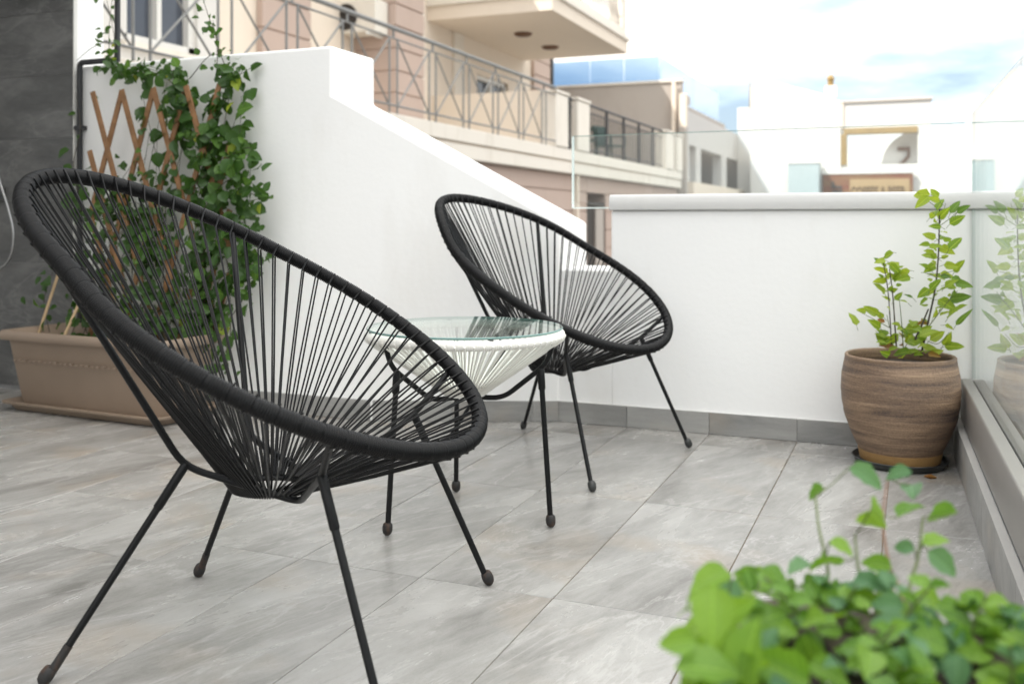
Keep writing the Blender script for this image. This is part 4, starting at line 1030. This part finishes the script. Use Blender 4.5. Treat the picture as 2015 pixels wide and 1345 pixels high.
tag(MB().tube([(0.028, 3.118, 0.004), (0.045, 3.112, 0.007), (0.062, 3.116, 0.003)], [0.002, 0.007, 0.002], 6).build('dry_leaf', 'rose_red'), 'dry brown leaf on the tiles before the pot saucer', 'leaf')

# ---------------------------------------------------------------- taupe planter with trellis and climber
pl_u0, pl_u1, pl_v0, pl_v1 = -3.40, -2.50, 2.79, 3.13
def rrect(u0_, u1_, v0_, v1_, r, z, n=5):
    out = []
    for (cx_, cy_, a0) in ((u1_ - r, v1_ - r, 0), (u0_ + r, v1_ - r, 90), (u0_ + r, v0_ + r, 180), (u1_ - r, v0_ + r, 270)):
        for k in range(n + 1):
            a = R(a0 + 90 * k / n); out.append((cx_ + r * math.cos(a), cy_ + r * math.sin(a), z))
    return out
def loft(sections):
    m = MB(); n = len(sections[0])
    for s in sections: m.v += s
    for i in range(len(sections) - 1):
        for j in range(n):
            j2 = (j + 1) % n; m.f.append((i * n + j, i * n + j2, (i + 1) * n + j2, (i + 1) * n + j))
    m.f.append(tuple(range(n))[::-1]); m.f.append(tuple((len(sections) - 1) * n + j for j in range(n)))
    return m
def planter_body(c, W, D, Ht, rim=0.035):
    S = lambda dx, dy, z, r=0.04: rrect(c[0] - W / 2 - dx, c[0] + W / 2 + dx, c[1] - D / 2 - dy, c[1] + D / 2 + dy, r, c[2] + z)
    return loft([S(-0.055, -0.045, 0.0), S(-0.05, -0.04, 0.012), S(-0.012, -0.010, Ht - rim * 1.1), S(-0.010, -0.008, Ht - rim), S(0.012, 0.012, Ht - rim), S(0.016, 0.016, Ht - rim + 0.008),
                 S(0.016, 0.016, Ht - 0.010), S(0.010, 0.010, Ht), S(-0.004, -0.004, Ht), S(-0.012, -0.012, Ht - 0.006), S(-0.030, -0.026, Ht - 0.05), S(-0.030, -0.026, Ht - 0.055)])
pc = ((pl_u0 + pl_u1) / 2, (pl_v0 + pl_v1) / 2, 0)
tro = thing('planter_trough', 'long taupe plastic planter trough under the climbing plant', 'planter', pc, R(-3.0), world_coords=False)
planter_body((0, 0, 0.026), 0.86, 0.33, 0.292).build('trough', 'taupe', tro)
MB().add(rrect(-0.395, 0.395, -0.135, 0.135, 0.03, 0.262), [tuple(range(24))]).build('soil', 'soil', tro)
for k in range(26):
    x = -0.36 + 0.72 * k / 25; MB().box((x - 0.004, -0.1615 + 0.001 * (k % 2), 0.200), (x + 0.011, -0.150, 0.203 + 0.002 * (k % 3))).build('moulded_line', 'taupe', tro, smooth=False)
st_ = thing('planter_saucer', 'flat taupe drip tray under the long planter trough', 'saucer', pc, R(-3.0), world_coords=False)
S_ = lambda d, z: rrect(-0.40 - d, 0.40 + d, -0.145 - d, 0.145 + d, 0.05, z)
loft([S_(-0.02, 0.0015), S_(0.0, 0.003), S_(0.018, 0.028), S_(0.034, 0.030), S_(0.036, 0.038), S_(0.026, 0.040), S_(0.010, 0.030), S_(-0.01, 0.020), S_(-0.03, 0.0195)]).build('tray', 'taupe', st_)

tre = thing('trellis', 'orange-brown wooden lattice trellis standing in the trough against the white wall', 'trellis', (-2.84, 3.13, 0.30))
tops = [-3.175, -3.018, -2.852, -2.685, -2.520]
SL, Z0, Z1 = 0.335, 0.27, 1.295
def slat(u_top, z_top, sgn, v):
    """One flat slat leaning sgn, clipped to the width of the lattice."""
    z_end = Z0; u_end = u_top + sgn * SL * (z_top - z_end)
    lim = -2.46 if sgn > 0 else -3.20
    if (u_end - lim) * sgn > 0: z_end = z_top - (lim - u_top) / (sgn * SL); u_end = lim
    if z_top - z_end < 0.12: return
    a, b = Vector((u_top, v, z_top)), Vector((u_end, v, z_end)); d = (b - a).normalized(); w = d.cross(Vector((0, 1, 0))).normalized() * 0.0115; h = Vector((0, 0.0045, 0))
    m = MB(); vs_ = [p + sw * w + sh * h for p in (a, b) for sw in (-1, 1) for sh in (-1, 1)]
    m.add(vs_, [(0, 1, 3, 2), (4, 6, 7, 5), (0, 4, 5, 1), (2, 3, 7, 6), (0, 2, 6, 4), (1, 5, 7, 3)])
    m.build('slat', 'wood', tre, bevel=0.0015)
for i, u in enumerate(tops):
    if i < 4: slat(u + 0.004, Z1, 1, 3.080)
    if i > 0: slat(u - 0.004, Z1, -1, 3.092)
for z_top in (1.05, 0.80, 0.55):
    slat(-3.188, z_top, 1, 3.080)
    slat(-2.475, z_top, -1, 3.092)
cane_ = [((-3.36, 2.97, 0.27), (-3.27, 3.02, 0.60)), ((-3.20, 2.95, 0.27), (-3.16, 3.0, 0.42))]
for k, (a, b) in enumerate(cane_):
    o = MB().tube([a, b], 0.006, 7).build('cane_stake', 'cane'); tag(o, ['taller pale cane stake in the left end of the trough', 'shorter pale cane stake in the trough beside the taller one'][k], 'stake', 'cane stakes')

vine = thing('climbing_plant', 'leafy green climbing plant covering the trellis and reaching up the wall', 'climber', (-2.8, 3.05, 0.29))
paths = []
def wander(pts, jit=0.02):
    sp = smooth_path([Vector((u + rnd.uniform(-jit, jit), v, z + rnd.uniform(-jit, jit))) for (u, v, z) in pts], 6)
    return sp
for k in range(26):
    ub_ = -3.22 + 0.78 * k / 25
    zt = rnd.uniform(0.72, 1.0) if ub_ < -3.02 else rnd.uniform(0.85, 1.33)
    ut = ub_ + rnd.uniform(-0.08, 0.16)
    dn = 0.62 if ub_ < -2.95 else (0.50 if ub_ < -2.72 else 0.66)
    paths.append((wander([(ub_, 3.02, 0.28), (ub_ + rnd.uniform(-.10, .12), 3.09, 0.5), (ub_ + rnd.uniform(-.08, .14), 3.11, 0.78), (ut, 3.11, zt)], 0.04), dn))
for k in range(8):                                           # bulge on the right
    paths.append((wander([(-2.60, 3.05, 0.3 + 0.08 * k), (-2.48, 3.08, 0.45 + 0.08 * k), (-2.38 + 0.02 * (k % 3), 3.08, 0.52 + 0.07 * k), (-2.33 - 0.03 * (k % 2), 3.05, 0.50 + 0.062 * k)], 0.03), 0.95))
for k in range(4):
    paths.append((wander([(-2.60, 3.1, 0.95), (-2.55, 3.11, 1.12), (-2.52, 3.12, 1.28), (-2.50 + 0.02 * k, 3.14, 1.38)], 0.03), 1.0))
    paths.append((wander([(-2.75, 3.11, 1.1), (-2.72, 3.12, 1.22), (-2.78, 3.13, 1.33), (-2.9, 3.14, 1.39), (-3.07, 3.14, 1.40)], 0.04), 1.15))
paths.append((wander([(-3.07, 3.14, 1.38), (-3.13, 3.15, 1.44), (-3.15, 3.15, 1.55), (-3.14, 3.15, 1.74)], 0.012), 0.75))
paths.append((wander([(-3.05, 3.14, 1.36), (-3.13, 3.15, 1.40), (-3.12, 3.15, 1.52), (-3.155, 3.15, 1.72)], 0.015), 0.7))
paths.append((wander([(-2.56, 3.14, 1.35), (-2.60, 3.15, 1.46), (-2.64, 3.16, 1.58), (-2.69, 3.16, 1.74)], 0.02), 0.55))
paths.append((wander([(-2.53, 3.14, 1.35), (-2.57, 3.15, 1.45), (-2.62, 3.16, 1.55)], 0.02), 0.55))
paths.append((wander([(-2.70, 3.13, 1.33), (-2.62, 3.14, 1.41), (-2.53, 3.15, 1.42)], 0.01), 0.5))
paths.append((wander([(-3.16, 3.15, 1.52), (-3.25, 3.15, 1.50), (-3.33, 3.15, 1.44)], 0.01), 0.22))
paths.append((wander([(-3.33, 3.15, 0.85), (-3.345, 3.15, 1.0), (-3.32, 3.15, 1.15), (-3.34, 3.15, 1.3)], 0.01), 0.30))
paths.append((wander([(-3.34, 3.0, 0.29), (-3.36, 3.0, 0.42), (-3.33, 3.02, 0.55)], 0.02), 0.9))
paths.append((wander([(-2.42, 3.0, 0.40), (-2.40, 2.98, 0.30), (-2.37, 2.96, 0.20), (-2.36, 2.95, 0.12)], 0.01), 0.9))
for sp, dens in paths:
    MB().tube(sp, [0.0022 * (1 - 0.6 * k / len(sp)) for k in range(len(sp))], 5).build('stem', 'bark', vine)
VL = [leaf_mesh('leaf', 'vine', 0.80, 0.18, 0.2, 0.78), leaf_mesh('leaf', 'vine', 0.68, 0.28, 0.1, 0.74), leaf_mesh('leaf', 'vine', 0.90, 0.10, 0.25, 0.85)]
VY = [leaf_mesh('leaf', 'vine_young', 0.70, 0.2, 0.2, 0.66)]
spots = []
for sp, dens in paths:
    L_ = sum((b - a).length for a, b in zip(sp[:-1], sp[1:]))
    for k in range(int(L_ / 0.0150 * dens)):
        t_ = rnd.random() * (len(sp) - 1.001); i = int(t_); p = sp[i].lerp(sp[i + 1], t_ - i)
        spots.append((p + Vector((rnd.gauss(0, 0.026), rnd.gauss(-0.015, 0.022), rnd.gauss(0, 0.024))), dens))
rnd.shuffle(spots)
rest = MB()
for k, (p, dens) in enumerate(spots):
    if p.y > 3.185: p.y = 3.17
    s = rnd.choice((0.028, 0.036, 0.044, 0.052, 0.062)) * rnd.uniform(0.9, 1.1) * (0.66 if p.z > 1.36 else 1.0)
    tip = Vector((rnd.gauss(0, 0.8), rnd.gauss(-0.35, 0.4), rnd.gauss(-0.25, 0.7)))
    nrm = Vector((rnd.gauss(0, 0.5), -1.0, rnd.gauss(0.55, 0.45)))
    mt = leaf_matrix(p - ORIG[vine.name], s, tip, nrm)
    me = rnd.choice(VY) if rnd.random() < (0.10 if p.z < 1.0 else 0.22) else rnd.choice(VL)
    if k < 300: inst('leaf', me, vine, None, mat4=mt)
    else:
        src = rnd.choice(VL)
        rest.add([tuple(mt @ v_.co + ORIG[vine.name]) for v_ in src.vertices], [tuple(pg.vertices) for pg in src.polygons])
fo = rest.build('foliage', 'vine_plain', vine); fo['kind'] = 'stuff'

# ---------------------------------------------------------------- pipe and shower hose
dp = thing('drain_pipe', 'thin black pipe running up the white wall beside the dark tiles', 'pipe', (-3.343, 3.18, 0))
MB().tube(bent([(-3.343, 3.176, 0.02), (-3.343, 3.176, 1.441), (-3.20, 3.176, 1.441), (-3.15, 3.196, 1.441)], 0.02, 4), 0.0125, 10).build('pipe', 'pipe', dp)
MB().tube([(-3.15, 3.196, 1.436), (-3.15, 3.196, 2.6)], 0.0125, 10).build('pipe', 'pipe', dp)
for z in (0.55, 1.15): MB().box((-3.362, 3.160, z), (-3.324, 3.198, z + 0.018)).build('clip', 'pipe', dp, smooth=False)
hs = thing('shower_hose', 'looped silver shower hose hanging on the dark tiled wall', 'hose', (-3.8, 3.15, 0.9))
MB().tube(smooth_path([(-3.85, 3.13, 1.22), (-3.82, 3.13, 1.10), (-3.775, 3.13, 0.95), (-3.715, 3.13, 0.81), (-3.683, 3.13, 0.70), (-3.70, 3.13, 0.60), (-3.76, 3.13, 0.548), (-3.83, 3.13, 0.555), (-3.90, 3.14, 0.66), (-3.93, 3.15, 0.85)], 8), 0.0056, 10).build('hose', 'chrome', hs)
MB().box((-3.83, 3.120, 0.845), (-3.785, 3.176, 0.905)).build('wall_bracket', 'chrome', hs, bevel=0.005)
MB().tube([(-3.93, 3.15, 0.85), (-3.93, 3.178, 0.88)], 0.014, 10).build('outlet', 'chrome', hs)

# ---------------------------------------------------------------- herb planter close to the camera
hp = thing('herb_planter', 'taupe planter box filled with soil and herbs at the lower right', 'planter', (-0.02, 0.74, 0))
pb = planter_body((0.020, 0.700, 0.0), 0.29, 0.27, 0.440, 0.03); pb.build('box', 'dark_taupe', hp)
sm = MB(); nx, ny = 26, 22
for j in range(ny + 1):
    for i in range(nx + 1):
        sm.v.append((-0.115 + 0.262 * i / nx, 0.585 + 0.235 * j / ny, 0.418 + 0.012 * math.sin(i * 1.7) * math.cos(j * 2.1) + rnd.uniform(-.006, .006)))
for j in range(ny):
    for i in range(nx): sm.f.append((j * (nx + 1) + i, j * (nx + 1) + i + 1, (j + 1) * (nx + 1) + i + 1, (j + 1) * (nx + 1) + i))
sm.build('soil', 'soil', hp)
gr_ = MB()
for k in range(90):
    c = Vector((rnd.uniform(-0.105, 0.14), rnd.uniform(0.60, 0.815), 0.427)); r_ = rnd.uniform(0.0008, 0.0024)
    gr_.tube([c - Vector((0, 0, r_)), c, c + Vector((0, 0, r_))], [r_ * 0.6, r_, r_ * 0.5], 5)
g_ = gr_.build('perlite', 'pebble', hp); g_['kind'] = 'stuff'
herb = thing('herb_plant', 'blurred bright green herb with rounded leaves at the lower right corner', 'herb', (-0.02, 0.78, 0.39))
HL = [leaf_mesh('leaf', 'mint', 0.74, 0.24, 0.25, 0.80, 9), leaf_mesh('leaf', 'mint', 0.64, 0.36, 0.18, 0.74, 9), leaf_mesh('leaf', 'mint', 0.84, 0.15, 0.4, 0.88, 9)]
FG += [[-0.130, 0.70, 0.455, 0.042], [-0.105, 0.655, 0.470, 0.045], [-0.138, 0.69, 0.425, 0.042], [-0.115, 0.66, 0.425, 0.045], [-0.09, 0.64, 0.43, 0.045], [-0.135, 0.75, 0.44, 0.038], [-0.085, 0.68, 0.455, 0.045], [-0.06, 0.66, 0.435, 0.045], [-0.125, 0.735, 0.465, 0.04]]
HB = [leaf_mesh('leaf', 'mint_blue', 0.74, 0.2, 0.3, 0.80, 9), leaf_mesh('leaf', 'mint_blue', 0.62, 0.3, 0.2, 0.74, 9)]
for k, st in enumerate(FGS):
    base = Vector(st[-1]); root_ = Vector((max(-0.15, min(0.12, base.x)), max(0.60, min(0.80, base.y - 0.02)), 0.418))
    sp = smooth_path([Vector(p) for p in st] + [root_], 6)
    MB().tube(sp, [0.0010 + 0.0012 * i / len(sp) for i in range(len(sp))], 7).build('stem', 'red_stem' if k in (0, 5) else 'stem', herb)
for k, (x, y, z, s) in enumerate(FG):
    up = z > 0.455
    tip = Vector((rnd.gauss(0, 1), rnd.gauss(-0.3, 0.6), rnd.gauss(0.0 if up else 0.2, 0.45)))
    nrm = Vector((rnd.gauss(0, 0.4), -0.75 + rnd.gauss(0, 0.3), 0.9))
    if k >= len(FG) - 9:                                     # the large leaves nearest the camera face it
        tip = Vector((rnd.uniform(-0.9, 0.9), -0.15, rnd.uniform(0.2, 0.9))); nrm = Vector((rnd.gauss(0, 0.55), -1.0, rnd.uniform(0.0, 1.1))); s *= 0.88
    tip.normalize(); s *= 1.12
    base = Vector((x, y, z)) - tip * s * 0.5
    inst('leaf', rnd.choice(HB) if (x > -0.02 and rnd.random() < 0.45) or k in (0, 1, 2, 11) else rnd.choice(HL), herb, None, mat4=leaf_matrix(base - ORIG[herb.name], s, tip, nrm))
    if not (z < 0.43):
        near = min((Vector(q) for st in FGS for q in smooth_path(st, 6)), key=lambda q: (q - base).length)
        if (near - base).length < 0.06: MB().tube([base, base.lerp(near, 0.5) - Vector((0, 0, 0.002)), near], 0.0007, 5).build('petiole', 'stem', herb)
for (x, y, h) in ((-0.095, 0.80, 0.055), (-0.06, 0.83, 0.05), (0.0, 0.82, 0.06), (0.045, 0.83, 0.05), (0.085, 0.80, 0.06), (0.11, 0.82, 0.05), (-0.03, 0.76, 0.045), (0.06, 0.76, 0.045)):
    q = smooth_path([(x, y, 0.418), (x + rnd.uniform(-.01, .01), y, 0.418 + h * 0.5), (x + rnd.uniform(-.018, .018), y + rnd.uniform(-.01, .01), 0.418 + h)], 5)
    MB().tube(q, [0.0014 - 0.0006 * i / len(q) for i in range(len(q))], 6).build('stem', 'stem', herb)
    for j in range(4):
        p = q[3 + j * 2 if 3 + j * 2 < len(q) else -1]; a_ = rnd.uniform(0, 3.14) + j * 1.57
        for sg_ in (-1, 1):
            tip = Vector((sg_ * math.cos(a_), sg_ * 0.6 * math.sin(a_), rnd.uniform(0.1, 0.7)))
            inst('leaf', rnd.choice(HL * 2 + HB), herb, None, mat4=leaf_matrix(p - ORIG[herb.name], rnd.uniform(0.014, 0.026) * (1.15 - 0.12 * j), tip, (rnd.gauss(0, .3), -0.5, 1)))
for k in range(90):                                          # leaves hanging over the far and left edges of the box
    a_ = rnd.random()
    p = Vector((-0.125 + 0.29 * a_, rnd.uniform(0.81, 0.865), rnd.uniform(0.432, 0.462))) if k % 3 else Vector((rnd.uniform(-0.15, -0.10), 0.60 + 0.24 * a_, rnd.uniform(0.42, 0.455)))
    tip = Vector((rnd.gauss(0, 1), rnd.gauss(0.2, 0.8), rnd.gauss(0.1, 0.5)))
    inst('leaf', rnd.choice(HL + HB), herb, None, mat4=leaf_matrix(p - ORIG[herb.name], rnd.uniform(0.018, 0.036), tip, (rnd.gauss(0, .5), -0.6 + rnd.gauss(0, .4), 1)))
for k in range(95):                                          # leaves low over the soil
    p = Vector((rnd.uniform(-0.140, 0.16), rnd.uniform(0.585, 0.825), rnd.uniform(0.424, 0.458)))
    tip = Vector((rnd.gauss(0, 1), rnd.gauss(-0.2, 1), rnd.gauss(0.25, 0.4)))
    inst('leaf', rnd.choice(HL + HB), herb, None, mat4=leaf_matrix(p - ORIG[herb.name], rnd.uniform(0.012, 0.030), tip, (rnd.gauss(0, .5), -0.5 + rnd.gauss(0, .4), 1)))
